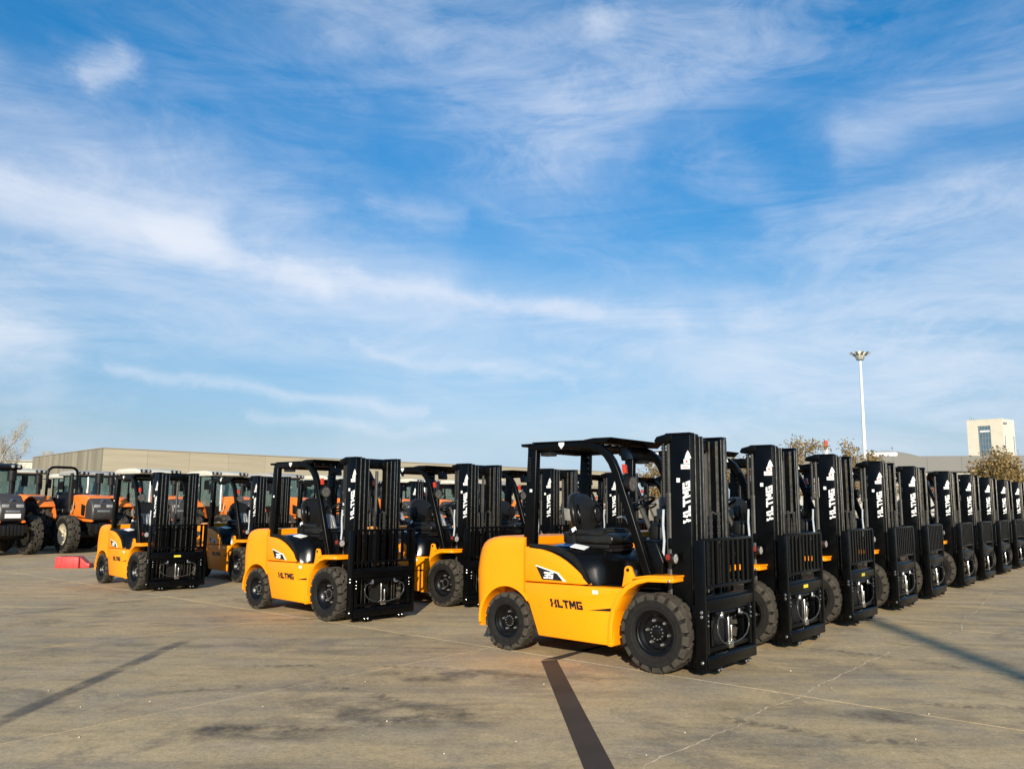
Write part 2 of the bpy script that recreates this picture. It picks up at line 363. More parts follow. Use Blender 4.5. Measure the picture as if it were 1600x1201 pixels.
def ob(name, me, m, parent=None, **kw):
    if isinstance(me, MB): me = me.mesh(name, **kw)
    o = bpy.data.objects.new(name, me); COL.objects.link(o)
    if name in ('lug_nuts', 'bolts', 'red_bolts', 'hook_bolts', 'vent_slots', 'lift_chain', 'warning_print', 'crown', 'branches'): o['kind'] = 'stuff'
    if m and not me.materials: me.materials.append(MATS[m])
    if parent: o.parent = parent
    return o
def empty(name, parent=None, loc=(0, 0, 0), rz=0):
    o = bpy.data.objects.new(name, None); COL.objects.link(o); o.location = loc; o.rotation_euler = (0, 0, rz); o.empty_display_size = .2
    if parent: o.parent = parent
    return o
def tag(o, label, cat, group=None, kind=None):
    if label: o['label'] = label
    if cat: o['category'] = cat
    if group: o['group'] = group
    if kind: o['kind'] = kind
    return o
KIDS = {}
def copy_tree(o, parent=None, skip=()):
    c = o.copy(); COL.objects.link(c); c.parent = parent
    for ch in KIDS[o.name]:
        if ch.get('fine') in skip: continue
        copy_tree(ch, c, skip)
    return c
def index_kids(o):
    KIDS[o.name] = list(o.children)
    for c in o.children: index_kids(c)
def boolean(obj_, cutters):
    for c in cutters:
        md = obj_.modifiers.new('cut', 'BOOLEAN'); md.object = c; md.operation = 'DIFFERENCE'; md.solver = 'EXACT'
    dg = bpy.context.evaluated_depsgraph_get(); dg.update()
    me = bpy.data.meshes.new_from_object(obj_.evaluated_get(dg))
    obj_.modifiers.clear(); obj_.data = me
    for c in cutters: bpy.data.objects.remove(c)
    return me

# ------------------------------------------------------------------ lettering
GLYPH = {
 'L': (.80, [[(0, 0), (0, 1), (.29, 1), (.29, .26), (.80, .26), (.80, 0)]]),
 'T': (.86, [[(0, 1), (0, .74), (.29, .74), (.29, 0), (.57, 0), (.57, .74), (.86, .74), (.86, 1)]]),
 'M': (1.0, [[(0, 0), (0, 1), (.30, 1), (.50, .62), (.70, 1), (1, 1), (1, 0), (.75, 0), (.75, .52), (.60, .22), (.40, .22), (.25, .52), (.25, 0)]]),
 'G': (.88, [[(0, 0), (0, 1), (.88, 1), (.88, .75), (.28, .75), (.28, .25), (.60, .25), (.60, .36), (.42, .36), (.42, .58), (.88, .58), (.88, 0)]]),
 '3': (.86, [[(0, 0), (0, .24), (.58, .24), (.58, .40), (.18, .40), (.18, .60), (.58, .60), (.58, .76), (0, .76), (0, 1), (.86, 1), (.86, 0)]]),
 '5': (.86, [[(0, 0), (0, .24), (.58, .24), (.58, .40), (0, .40), (0, 1), (.86, 1), (.86, .76), (.28, .76), (.28, .61), (.86, .61), (.86, 0)]]),
 '*': (1.0, [[(0, 0), (0, .40), (.16, .40), (0, .72), (0, 1), (.42, 1), (.24, .60), (.46, .60), (.20, 0)],
             [(1, 1), (1, .60), (.84, .60), (1, .28), (1, 0), (.58, 0), (.76, .40), (.54, .40), (.80, 1)]]),
}
def text(mb, s, o, u, v, h, gap=.14, th=.003, slant=0.0, n=None):
    """flat lettering raised by th: origin o, baseline direction u, up v"""
    o, u, v = Vector(o), Vector(u), Vector(v); n = u.cross(v).normalized(); x = 0
    for ch in s:
        w, polys = GLYPH[ch]
        for p in polys:
            P = [o + (u * (x + a + slant * b) + v * b) * h for a, b in p]; k = len(P)
            mb.add(P + [q + n * th for q in P], [tuple(reversed(range(k))), tuple(range(k, 2 * k))] + [(i, (i + 1) % k, (i + 1) % k + k, i + k) for i in range(k)])
        x += w + gap
    return x * h

# ------------------------------------------------------------------ wheels
def tyre_mesh(name, Rr, w, N, lugh=.055, rim=.56, chev=.38):
    mb = MB()
    mb.lathe([(-.40 * w, rim * Rr), (-.46 * w, (rim + .03) * Rr), (-.475 * w, (rim + .035) * Rr), (-.475 * w, (rim + .06) * Rr), (-.465 * w, (rim + .065) * Rr), (-.485 * w, (rim + .11) * Rr), (-.503 * w, (rim + .115) * Rr), (-.505 * w, (rim + .14) * Rr), (-.492 * w, (rim + .145) * Rr), (-.495 * w, .80 * Rr), (-.508 * w, .805 * Rr), (-.505 * w, .82 * Rr), (-.47 * w, .88 * Rr), (-.40 * w, (1 - lugh) * Rr), (0, (1 - lugh * .9) * Rr),
              (.40 * w, (1 - lugh) * Rr), (.47 * w, .88 * Rr), (.495 * w, .82 * Rr), (.5 * w, (rim + .14) * Rr), (.47 * w, (rim + .05) * Rr), (.40 * w, rim * Rr)], 40)
    p = 2 * PI / N; nc = len(mb.f)
    for s in (-1, 1):
        for k in range(N):
            th = k * p + (p * .5 if s > 0 else 0); rows = []
            for y, rt, rb, d, hw in ((.022, 1.0, 1 - lugh * 1.1, chev * 1.15, .365), (.16, 1.0, 1 - lugh * 1.1, chev * .95, .365), (.27, .999, 1 - lugh * 1.1, 0, .365), (.42, .990, 1 - lugh * 1.2, 0, .355), (.485, .955, .86, 0, .36), (.507, .87, .84, 0, .33)):
                a0 = th + (d - hw) * p; a1 = th + (d + hw) * p
                rows.append([(Rr * rt * math.cos(a0), s * y * w, Rr * rt * math.sin(a0)), (Rr * rt * math.cos(a1), s * y * w, Rr * rt * math.sin(a1)),
                             (Rr * rb * math.cos(a1), s * y * w, Rr * rb * math.sin(a1)), (Rr * rb * math.cos(a0), s * y * w, Rr * rb * math.sin(a0))])
            v = [q for r_ in rows for q in r_]; f = [(0, 1, 2, 3)]
            for i in range(len(rows) - 1):
                a = i * 4; b = a + 4; f += [(a, b, b + 1, a + 1), (a + 1, b + 1, b + 2, a + 2), (a + 3, a, b, b + 3)] if False else [(a, b, b + 1, a + 1), (a + 1, b + 1, b + 2, a + 2), (a, a + 3, b + 3, b)]
            e = (len(rows) - 1) * 4; f.append((e + 3, e + 2, e + 1, e)); mb.add(v, f)
    me = mb.mesh(name, smooth=28); me.materials.append(MATS['rubber_groove_shade']); me.materials.append(MATS['rubber'])
    me.polygons.foreach_set('material_index', [0 if i < nc else 1 for i in range(len(me.polygons))]); return me
def rim_mesh(name, Rr, w):
    return MB().lathe([(.40 * w, .57 * Rr), (-.40 * w, .575 * Rr), (-.43 * w, .56 * Rr), (-.42 * w, .535 * Rr), (-.34 * w, .525 * Rr), (-.32 * w, .50 * Rr), (-.20 * w, .47 * Rr), (-.17 * w, .44 * Rr), (-.04 * w, .40 * Rr),
                       (-.03 * w, .26 * Rr), (-.10 * w, .235 * Rr), (-.16 * w, .21 * Rr), (-.17 * w, .125 * Rr), (-.20 * w, .115 * Rr), (-.22 * w, .08 * Rr), (-.22 * w, .0005)], 32).mesh(name, smooth=40)
def nuts_mesh(name, Rr, w, big=6):
    mb = MB()
    for k in range(big):
        a = 2 * PI * k / big + .3; mb.dome((.315 * Rr * math.cos(a), -.03 * w, .315 * Rr * math.sin(a)), (0, -1, 0), .042 * Rr, .095 * Rr, 8)
    for k in range(12):
        a = 2 * PI * k / 12; mb.dome((.17 * Rr * math.cos(a), -.165 * w, .17 * Rr * math.sin(a)), (0, -1, 0), .020 * Rr, .03 * Rr, 6)
    return mb.mesh(name)
def wheel(parent, meshes, mats, x, yc, z, side, name='wheel', turn=0):
    """side -1: the outer face looks to -Y"""
    e = empty(name, parent, (x, yc, z), 0 if side < 0 else PI)
    for (nm, me), m in zip(meshes, mats):
        o = ob(nm, me, m, e); o.rotation_euler = (0, turn, 0)
    return e

# ------------------------------------------------------------------ forklift
def arc(cx, cz, r, a0, a1, n): return [(cx + r * math.cos(R(a0 + (a1 - a0) * i / n)), cz + r * math.sin(R(a0 + (a1 - a0) * i / n))) for i in range(n + 1)]
def build_forklift():
    t = empty('forklift')
    def P(name, mb, m, parent=None, fine=0, **kw):
        o = ob(name, mb, m, parent or t, **kw)
        if fine: o['fine'] = fine
        return o
    # ---- counterweight: lofted, rounded at the rear
    lv = [(.22, -2.27, .565, .10), (.26, -2.30, .58, .20), (.45, -2.345, .585, .26), (.65, -2.365, .585, .28), (.80, -2.365, .585, .27), (.95, -2.335, .585, .26), (1.04, -2.305, .584, .25), (1.10, -2.265, .582, .245), (1.14, -2.21, .577, .235), (1.168, -2.13, .566, .22), (1.184, -2.04, .548, .20), (1.190, -1.95, .525, .17)]
    mb = MB(); ring = []
    for z, xr, hw, rad in lv:
        q = [(-1.575, -hw)] + [(xr + rad - rad * math.sin(R(a)), -hw + rad - rad * math.cos(R(a))) for a in range(0, 91, 10)]
        q += [(x, -y) for x, y in reversed(q)]; ring.append([(x, y, z) for x, y in q])
    n = len(ring[0]); mb.v = [p for r_ in ring for p in r_]
    for i in range(len(ring) - 1):
        for k in range(n): mb.f.append((i * n + k, i * n + (k + 1) % n, (i + 1) * n + (k + 1) % n, (i + 1) * n + k))
    mb.f.append(tuple(reversed(range(n)))); mb.f.append(tuple((len(ring) - 1) * n + k for k in range(n)))
    cw = P('counterweight', mb, 'yellow_paint', smooth=50)
    cut = []
    for s in (-1, 1):
        c = MB().tube([(-1.80, s * .30, .31), (-1.80, s * .9, .31)], .355, 40); cut.append(ob('cutter', c, None))
        c = MB().box(-2.13, -1.40, min(s * .30, s * .9), max(s * .30, s * .9), 0, .31); cut.append(ob('cutter', c, None))
    cut.append(ob('cutter', MB().box(-2.6, -2.2, -.18, .18, .46, .60), None))
    boolean(cw, cut); me = cw.data
    me.polygons.foreach_set('use_smooth', [True] * len(me.polygons)); me.set_sharp_from_angle(angle=R(40))
    if not me.materials: me.materials.append(MATS['yellow_paint'])
    for s in (-1, 1):
        a, b = (-.598, -.56) if s < 0 else (.56, .598)
        P('wheel_arch', MB().strip(arc(-1.80, .31, .372, 188, 38, 22), .034, a, b), 'yellow_paint', cw, smooth=50)
    P('tow_pin', MB().tube([(-2.30, 0, .45), (-2.30, 0, .66)], .02, 10), 'steel', cw, 1)
    # ---- chassis sides
    for s in (-1, 1):
        a, b = (-.585, -.36) if s < 0 else (.36, .585)
        P('side_panel', MB().prism([(-1.562, .565), (-1.562, .720), (-.30, .740), (-.33, .70), (-.47, .45), (-.46, .188), (-1.375, .195), (-1.50, .50)], a, b), 'yellow_paint', bevel=.012, smooth=45)
        P('upper_panel', MB().prism([(-1.562, .732), (-.735, .746), (-.80, .805), (-.891, .878), (-.96, .925), (-1.029, .967), (-1.12, 1.01), (-1.215, 1.043), (-1.32, 1.068), (-1.421, 1.082), (-1.562, 1.092)], a, b), 'yellow_paint', bevel=.012, smooth=45)
        o_ = -.5862 if s < 0 else .5862
        st = MB().prism([(-.735, .505), (-.475, .545), (-.475, .515)], o_ - .004, o_ + .004)
        P('step_recess', st, 'black_plastic', smooth=0)
        P('data_plate', MB().box(-.70, -.635, o_ - .002, o_ + .002, .665, .700), 'white_sticker', fine=1, smooth=0)
        # badge
        g = s * .5875
        P('badge', MB().prism([(-1.405, .895), (-1.135, .838), (-1.060, .765), (-1.325, .765)], g - .002, g + .002), 'black_sticker', smooth=0)
        P('badge_edge', MB().prism([(-1.412, .908), (-1.122, .846), (-1.020, .760), (-1.054, .760), (-1.132, .834), (-1.405, .896)], g - .0025, g + .0025), 'white_sticker', smooth=0)
        tm = MB()
        if s < 0: text(tm, '35', (-1.305, -.5895, .778), (1, 0, 0), (0, 0, 1), .066, .10, slant=.12)
        else: text(tm, '35', (-1.165, .5895, .778), (-1, 0, 0), (0, 0, 1), .066, .10, slant=.12)
        P('model_number', tm, 'white_sticker', smooth=0)
        tm = MB()
        if s < 0: text(tm, '*LTMG', (-1.205, -.587, .498), (1, 0, 0), (0, 0, 1), .080, .10, slant=-.26)
        else: text(tm, '*LTMG', (-.835, .587, .498), (-1, 0, 0), (0, 0, 1), .080, .10, slant=-.26)
        P('lettering', tm, 'black_sticker', smooth=0)
    P('belly_pan', MB().box(-1.55, -.10, -.355, .355, .20, .70), 'dark_engine', bevel=.01)
    P('steer_axle', MB().box(-1.87, -1.73, -.45, .45, .20, .40), 'black_paint', bevel=.02)
    P('rear_cover', MB().box(-1.50, -1.02, .20, .50, 1.10, 1.165), 'yellow_paint', bevel=.02)
    # ---- engine hood
    ce = [(-1.54, 1.108), (-1.2, 1.105), (-.92, 1.092), (-.72, 1.062), (-.635, .95), (-.60, .735)]
    si = [(-1.54, 1.088), (-1.187, 1.080), (-.974, 1.012), (-.850, .93), (-.790, .84), (-.755, .735)]
    mb = MB(); rows = []
    for y, k, dz in ((-.565, 1, -.03), (-.545, 1, 0), (-.49, .62, .008), (-.43, .25, .006), (-.36, 0, 0)):
        rows.append((y, [(a[0] * (1 - k) + b[0] * k, a[1] * (1 - k) + b[1] * k + dz) for a, b in zip(ce, si)]))
    rows += [(-y, q) for y, q in reversed(rows)]
    for y, q in rows: mb.v += [(x, y, z) for x, z in q]
    for i in range(len(rows) - 1):
        for k in range(5): mb.f.append((i * 6 + k, (i + 1) * 6 + k, (i + 1) * 6 + k + 1, i * 6 + k + 1))
    mb.f.append(tuple(i * 6 for i in range(len(rows)))); mb.f.append(tuple(i * 6 + 5 for i in range(len(rows))))
    mb.f.append(tuple(range(6))); mb.f.append(tuple((len(rows) - 1) * 6 + k for k in range(6)))
    hood = P('hood', mb, 'black_gloss', smooth=60)
    for s in (-1, 1):
        a, b = (-.583, -.548) if s < 0 else (.548, .583)
        P('hood_trim', MB().strip([(-1.50, 1.100), (-1.35, 1.098), (-1.187, 1.085), (-1.07, 1.055), (-.974, 1.010), (-.90, .962), (-.845, .905), (-.80, .84), (-.770, .76), (-.765, .745)], .05, a, b), 'black_plastic', hood, smooth=50)
    P('paper_sheet', MB().obox((-.98, -.40, 1.105), (.075, .02, -.012), (-.01, .06, .012), (0, 0, .003)), 'white_sticker', hood, 1, smooth=0)
    P('protective_film', MB().obox((-1.17, -.36, 1.118), (.09, .01, -.001), (-.01, .10, .006), (0, 0, .003)), 'blue_film', hood, 1, smooth=0)
    # ---- seat
    seat = empty('seat', t)
    P('seat_base', MB().box(-1.30, -.72, -.25, .25, 1.085, 1.13), 'black_plastic', seat, bevel=.015)
    P('slide_rail', MB().box(-1.26, -.70, -.22, .22, 1.06, 1.086), 'dark_engine', seat)
    mb = MB().prism([(-1.30, 1.13), (-.70, 1.13), (-.665, 1.17), (-.675, 1.215), (-.74, 1.245), (-.95, 1.232), (-1.15, 1.222), (-1.30, 1.25)], -.255, .255)
    cu = P('cushion', mb, 'seat_vinyl', seat, bevel=.03, seg=3, smooth=60)
    P('cushion_bolster', MB().tube([(-1.22, -.225, 1.235), (-1.0, -.235, 1.25), (-.78, -.225, 1.245)], .042, 10).mirror_y(), 'seat_vinyl', seat, smooth=60)
    # backrest: egg-shaped shell, thick in the middle
    def shell(w0, h0, d0, n=28):
        mb = MB(); prof = []
        for i in range(n):
            a = 2 * PI * i / n; cx, sz = math.cos(a), math.sin(a)
            wy = abs(cx) ** .78 * (1 if cx > 0 else -1); wz = abs(sz) ** .85 * (1 if sz > 0 else -1)
            tap = 1 - .16 * max(0, wz) - .10 * max(0, -wz)
            prof.append((wy * tap, wz))
        layers = [(.80, -1.0), (.95, -.75), (1.0, -.2), (1.0, .25), (.95, .7), (.82, 1.0)]
        for sc_, dd in layers:
            for y, z in prof:
                Z = 1.45 + z * h0 * sc_; Y = y * w0 * sc_
                X = -1.235 - (Z - 1.25) * .16 + dd * d0 + .10 * (Y / w0) ** 2
                mb.v.append((X, Y, Z))
        for i in range(len(layers) - 1):
            for k in range(n): mb.f.append((i * n + k, i * n + (k + 1) % n, (i + 1) * n + (k + 1) % n, (i + 1) * n + k))
        mb.f.append(tuple(reversed(range(n)))); mb.f.append(tuple((len(layers) - 1) * n + k for k in range(n))); return mb
    br = P('backrest', shell(.275, .215, .05), 'seat_vinyl', seat, smooth=70)
    for s in (-1, 1):
        pts = []
        for i in range(17):
            a = 2 * PI * i / 16; Y = s * .19 + .042 * math.cos(a); Z = 1.44 + .095 * math.sin(a)
            pts.append((-1.155 - (Z - 1.25) * .16 + .10 * (Y / .275) ** 2, Y, Z))
        P('backrest_ring', MB().tube(pts, .012, 6, cap=False), 'black_gloss', seat, 1, smooth=60)
        P('side_inset', MB().obox((-1.235, s * .262, 1.43), (.035, s * -.006, -.005), (-.008, 0, .065), (0, s * .010, 0)), 'grey_plastic', seat, bevel=.008)
    P('adjuster', MB().obox((-1.17, -.275, 1.16), (.055, 0, .02), (0, .02, 0), (-.01, 0, .05)).tube([(-1.16, -.285, 1.20), (-1.10, -.30, 1.27)], .010, 6), 'black_plastic', seat, 1, bevel=.006)
    P('buckle', MB().obox((-1.13, -.29, 1.275), (.022, 0, .012), (0, .008, 0), (-.008, 0, .018)), 'white_sticker', seat, 1)
    # ---- overhead guard
    path = [(-.10, .84), (-.33, 1.50), (-.465, 1.87), (-.51, 1.965), (-.57, 2.045), (-.65, 2.105), (-.75, 2.14), (-.90, 2.155), (-1.57, 2.143)]
    for s in (-1, 1):
        a, b = (-.53, -.462) if s < 0 else (.462, .53)
        P('front_pillar', MB().strip(path, .082, a, b), 'black_paint', bevel=.010, smooth=50, ang=50)
        P('rear_pillar', MB().prism([(-1.62, 1.06), (-1.475, 1.06), (-1.445, 2.118), (-1.565, 2.118)], a - .01 * (s < 0), b + .01 * (s > 0)), 'black_paint', bevel=.010, smooth=45)
        sy = s * .5425
        if s < 0:
            sl_ = MB()
            for k in range(9): sl_.box(-1.555, -1.515, sy - .004, sy + .004, 1.78 + k * .030, 1.796 + k * .030)
            P('vent_slots', sl_, 'dark_engine', smooth=0)
            P('warning_tag', MB().box(-1.53, -1.50, sy - .002, sy + .002, 1.665, 1.695), 'white_sticker', fine=1, smooth=0)
        sy = s * .533
        P('emblem', MB().prism([(-1.155, 2.183), (-1.085, 2.183), (-1.085, 2.155), (-1.12, 2.115), (-1.155, 2.155)], sy - .002, sy + .002), 'white_sticker', fine=1, smooth=0)
    rf = P('roof_frame', MB().box(-1.625, -1.50, -.462, .462, 2.10, 2.175).prism([(-1.66, 2.182), (-1.50, 2.185), (-1.50, 2.176), (-1.645, 2.15)], -.545, .545), 'black_paint', bevel=.006)
    P('roof_visor', MB().prism([(-.86, 2.196), (-.72, 2.214), (-.50, 2.214), (-.575, 2.155), (-.72, 2.165), (-.86, 2.178)], -.54, .54), 'black_paint', bevel=.006, smooth=45)
    for s in (-1, 1): P('roof_edge', MB().box(-1.50, -.86, min(s * .545, s * .457), max(s * .545, s * .457), 2.186, 2.197), 'black_paint', smooth=0)
    for k in range(6):
        y = -.36 + k * .144; P('roof_bar', MB().box(-1.50, -.80, y - .022, y + .022, 2.140, 2.172), 'black_paint', rf, bevel=.004)
    P('roof_sheet', MB().box(-1.49, -.87, -.455, .455, 2.188, 2.193), 'clear_roof', fine=1, smooth=0)
    P('mirror', MB().obox((-.60, -.09, 2.065), (.012, 0, .01), (0, .10, 0), (-.015, 0, .062)).tube([(-.60, -.09, 2.10), (-.62, -.09, 2.17)], .012, 6), 'black_gloss', bevel=.008)
    P('rear_work_lamp', MB().box(-1.50, -1.36, -.40, -.28, 2.055, 2.098), 'grey_plastic', bevel=.008)
    for s in (-1, 1):
        lamp = P('work_lamp', MB().lathe([(-.05, .03), (-.045, .062), (.0, .075), (.03, .078), (.034, .07)], 16, (-.335, s * .455, 1.745), 'X').tube([(-.38, s * .46, 1.76), (-.42, s * .48, 1.80)], .012, 6), 'black_plastic', smooth=50)
        P('lens', MB().lathe([(.030, .0005), (.040, .03), (.035, .07)], 16, (-.335, s * .455, 1.745), 'X'), 'wrap_film', lamp, smooth=60)
    for s in (-1, 1): P('signal_lamp', MB().obox((-.385, s * .47, 1.895), (.020, 0, 0), (0, .022, 0), (-.006, 0, .045)), 'red_lens', bevel=.008)
    # ---- cowl, dash, steering
    P('floor_plate', MB().box(-.72, -.02, -.46, .46, .742, .760), 'black_paint', bevel=.004)
    P('cowl', MB().prism([(-.28, .76), (-.02, .76), (.02, 1.00), (-.06, 1.185), (-.10, 1.20), (-.44, 1.205), (-.44, 1.175), (-.24, 1.16)], -.44, .44), 'black_paint', bevel=.010, smooth=45)
    P('dash_box', MB().lathe([(0, .005), (0, .115), (.10, .118), (.135, .105), (.15, .07), (.15, .001)], 20, (-.265, .02, 1.203), 'Z'), 'black_plastic', smooth=50)
    stc = Vector((-.50, .0, 1.545)); ax = Vector((-.46, 0, .89)).normalized(); u = ax.orthogonal().normalized(); v = ax.cross(u)
    sw = P('steering_wheel', MB().tube([tuple(stc + (u * math.cos(2 * PI * k / 24) + v * math.sin(2 * PI * k / 24)) * .165) for k in range(25)], .014, 8, cap=False)
           .tube([stc + u * .16, stc - ax * .02, stc - u * .16], .012, 6).tube([stc + v * .16, stc - ax * .02], .012, 6).lathe([(-.04, .001), (-.04, .04), (.0, .045), (.012, .03), (.014, .001)], 12, tuple(stc), 'Z'), 'black_plastic', smooth=60)
    P('steering_column', MB().tube([(-.33, 0, 1.20), tuple(stc - ax * .03)], .024, 10), 'grey_cylinder')
    for k in range(3):
        y = -.34 + k * .055
        P('control_lever', MB().strip([(-.34, 1.20), (-.41, 1.34), (-.45, 1.405), (-.50, 1.425), (-.55, 1.41)], .016, y - .020, y + .020), 'foil', bevel=.004, smooth=60)
    P('control_base', MB().box(-.44, -.30, -.38, -.19, 1.203, 1.235), 'black_plastic', bevel=.01)
    P('pedal_box', MB().box(-.40, -.25, -.30, .30, .76, .86), 'dark_engine', bevel=.01)
    # ---- front fenders
    for s in (-1, 1):
        a, b = (-.602, -.34) if s < 0 else (.34, .602)
        fd = P('front_fender', MB().strip([(-.495, .185), (-.487, .40), (-.452, .545), (-.385, .665), (-.295, .755), (-.19, .815), (-.07, .846), (.205, .856)], .048, a, b), 'yellow_paint', bevel=.006, smooth=50)
        P('fender_rim', MB().strip([(-.22, .850), (-.06, .876), (.215, .884)], .016, a - .008, b), 'yellow_paint', fd, smooth=40)
        P('hinge_lug', MB().prism([(-.375, .75), (-.225, .83), (-.255, .895)] + arc(-.305, .915, .042, 0, 180, 8) + [(-.35, .87)], *((-.56, -.525) if s < 0 else (.525, .56))), 'yellow_paint', fd, bevel=.004)
        yy = s * .5425 + s * .021
        P('lug_hole', MB().lathe([(-.002, .001), (-.002, .018), (.002, .018), (.002, .001)], 12, (-.305, yy, .918)), 'dark_engine', fd, 1)
        P('pivot_pin', MB().dome((.16, s * .6035, .845), (0, s, 0), .014, .01), 'zinc', fd, 1)
    # ---- wheels
    ft = tyre_mesh('tyre', .363, .245, 18, .105); fr = rim_mesh('rim', .363, .245); fn = nuts_mesh('lug_nuts', .363, .245)
    rt = tyre_mesh('tyre', .302, .20, 16, .105); rr_ = rim_mesh('rim', .302, .20); rn = nuts_mesh('lug_nuts', .302, .20, 5)
    for s in (-1, 1):
        wheel(t, [('tyre', ft), ('rim', fr), ('lug_nuts', fn)], ('rubber', 'rim_black', 'zinc'), 0, s * .510, .360, s, turn=.4 + s)
        wheel(t, [('tyre', rt), ('rim', rr_), ('lug_nuts', rn)], ('rubber', 'rim_black', 'zinc'), -1.80, s * .505, .299, s, turn=.1 - s)
    P('drive_axle', MB().tube([(0, -.40, .36), (0, .40, .36)], .13, 16), 'black_paint')
    # ---- mast
    mast = empty('mast', t)
    for s in (-1, 1):
        def ch(x0, x1, yo, yi, z0, z1, web=.016, fl=.018):
            # C channel open to the inside
            po = [(x0, yo), (x1, yo), (x1, yi), (x1 - fl, yi), (x1 - fl, yo + (web if yi > yo else -web)), (x0 + fl, yo + (web if yi > yo else -web)), (x0 + fl, yi), (x0, yi)]
            m2 = MB(); k = len(po); m2.v = [(x, y, z0) for x, y in po] + [(x, y, z1) for x, y in po]
            m2.f = [tuple(range(k)), tuple(range(2 * k - 1, k - 1, -1))] + [(i, i + k, (i + 1) % k + k, (i + 1) % k) for i in range(k)]; return m2
        ra = P('outer_rail', ch(.095, .300, s * .405, s * .315, .07, 2.215), 'black_paint', mast, bevel=.004)
        P('middle_rail', ch(.115, .318, s * .335, s * .255, .08, 2.225), 'black_paint', mast, bevel=.004)
        P('inner_rail', ch(.140, .336, s * .275, s * .195, .09, 2.205), 'black_paint', mast, bevel=.004)
        for (x, y0, y1, zt) in ((.300, .392, .405, 2.21), (.318, .322, .335, 2.22), (.336, .262, .275, 2.20), (.336, .195, .204, 2.20)):
            P('rail_glint', MB().box(x - .004, x + .0025, min(s * y0, s * y1), max(s * y0, s * y1), .12, zt), 'worn_glint_steel' if x > .31 else 'edge_black', mast, bevel=.002)  # paler strips put the sun glints of the rail flanges into colour
        P('running_face', MB().box(.165, .185, min(s * .257, s * .2645), max(s * .257, s * .2645), .15, 2.19).box(.245, .275, min(s * .257, s * .2645), max(s * .257, s * .2645), .15, 2.19), 'worn_glint_steel', mast, smooth=0)
        P('rail_cap', MB().box(.04, .300, min(s * .409, s * .30), max(s * .409, s * .30), 2.217, 2.236), 'black_paint', mast, bevel=.003)
        P('lift_cylinder', MB().tube([(.045, s * .345, .15), (.045, s * .345, 1.63)], .036, 12).tube([(.045, s * .345, 1.62), (.045, s * .345, 1.66)], .042, 12), 'grey_cylinder', mast)
        P('piston_rod', MB().tube([(.045, s * .345, 1.63), (.045, s * .345, 2.14)], .024, 10), 'grey_cylinder', mast)
        P('hydraulic_pipe', MB().tube([(-.012, s * .375, .85), (-.018, s * .378, 1.05), (-.008, s * .372, 1.2), (-.016, s * .376, 1.35), (-.010, s * .374, 1.50)], .013, 7), 'clear_film', mast, 1)
        rb = MB().tube([(-.005, s * .36, 1.62), (-.005, s * .36, 2.13)], .020, 8)
        for k in range(17): rb.tube([(-.005, s * .36, 1.64 + k * .03), (-.005, s * .36, 1.652 + k * .03)], .028, 8)
        P('ribbed_hose', rb, 'hose', mast, 1)
        y = s * .4065
        P('warning_triangle', MB().prism([(.245, 1.985), (.315, 1.985), (.297, 2.035), (.280, 2.062), (.263, 2.035)], y - .0015, y + .0015), 'white_sticker', mast, smooth=0)
        P('warning_label', MB().box(.235, .299, y - .0015, y + .0015, 1.935, 1.980).box(.205, .299, y - .0015, y + .0015, 1.885, 1.930), 'white_sticker', mast, smooth=0)
        P('warning_print', MB().tube([(.267, y - s * -.0022, 1.957), (.267, y + s * .0026, 1.957)], .012, 8).box(.22, .285, y - .0022, y + .0022, 1.901, 1.906).box(.22, .27, y - .0022, y + .0022, 1.912, 1.916), 'chimney_red', mast, 1, smooth=0)
        P('tag_sticker', MB().box(.155, .190, y - .0015, y + .0015, 1.76, 1.80), 'white_sticker', mast, 1, smooth=0)
        tm = MB()
        if s < 0: text(tm, '*LTMG', (.298, -.407, 1.395), (0, 0, 1), (-1, 0, 0), .078, .09, slant=-.34)
        else: text(tm, '*LTMG', (.218, .407, 1.395), (0, 0, 1), (1, 0, 0), .078, .09, slant=-.34)
        P('mast_lettering', tm, 'white_sticker', mast, smooth=0)
        cn = MB()
        for k in range(30): cn.box(.338, .356, s * .085 - (.018 if k % 2 else .012), s * .085 + (.018 if k % 2 else .012), .55 + k * .031, .577 + k * .031)
        P('lift_chain', cn, 'grey_cylinder', mast, smooth=0)
        P('hose_loop', MB().tube([(.31, s * .14, .55), (.315, s * .14, 1.35), (.30, s * .135, 1.45), (.26, s * .125, 1.48), (.22, s * .12, 1.44), (.21, s * .12, 1.2)], .013, 7), 'hose', mast, 1)
        P('tilt_cylinder', MB().tube([(-.40, s * .30, .86), (.02, s * .33, .80)], .045, 12).tube([(.0, s * .33, .80), (.11, s * .34, .785)], .022, 8), 'grey_cylinder', mast)
    P('top_beam', MB().prism([(-.085, 2.165), (-.06, 2.205), (.04, 2.228), (.115, 2.228), (.115, 2.165), (.03, 2.130), (-.07, 2.145)], -.41, .41), 'black_paint', mast, bevel=.005)
    P('upper_beam', MB().box(.16, .20, -.20, .20, 2.08, 2.19), 'black_paint', mast, bevel=.005)
    P('middle_beam', MB().box(.05, .095, -.40, .40, 1.13, 1.23), 'black_paint', mast, bevel=.005)
    P('bottom_beam', MB().box(.06, .15, -.40, .40, .16, .42), 'black_paint', mast, bevel=.006)
    P('centre_cylinder', MB().tube([(.26, 0, .15), (.26, 0, 1.18)], .040, 12).tube([(.26, 0, 1.17), (.26, 0, 1.22)], .05, 12), 'grey_cylinder', mast)
    P('centre_rod', MB().tube([(.26, 0, 1.2), (.26, 0, 2.05)], .022, 10), 'grey_cylinder', mast)
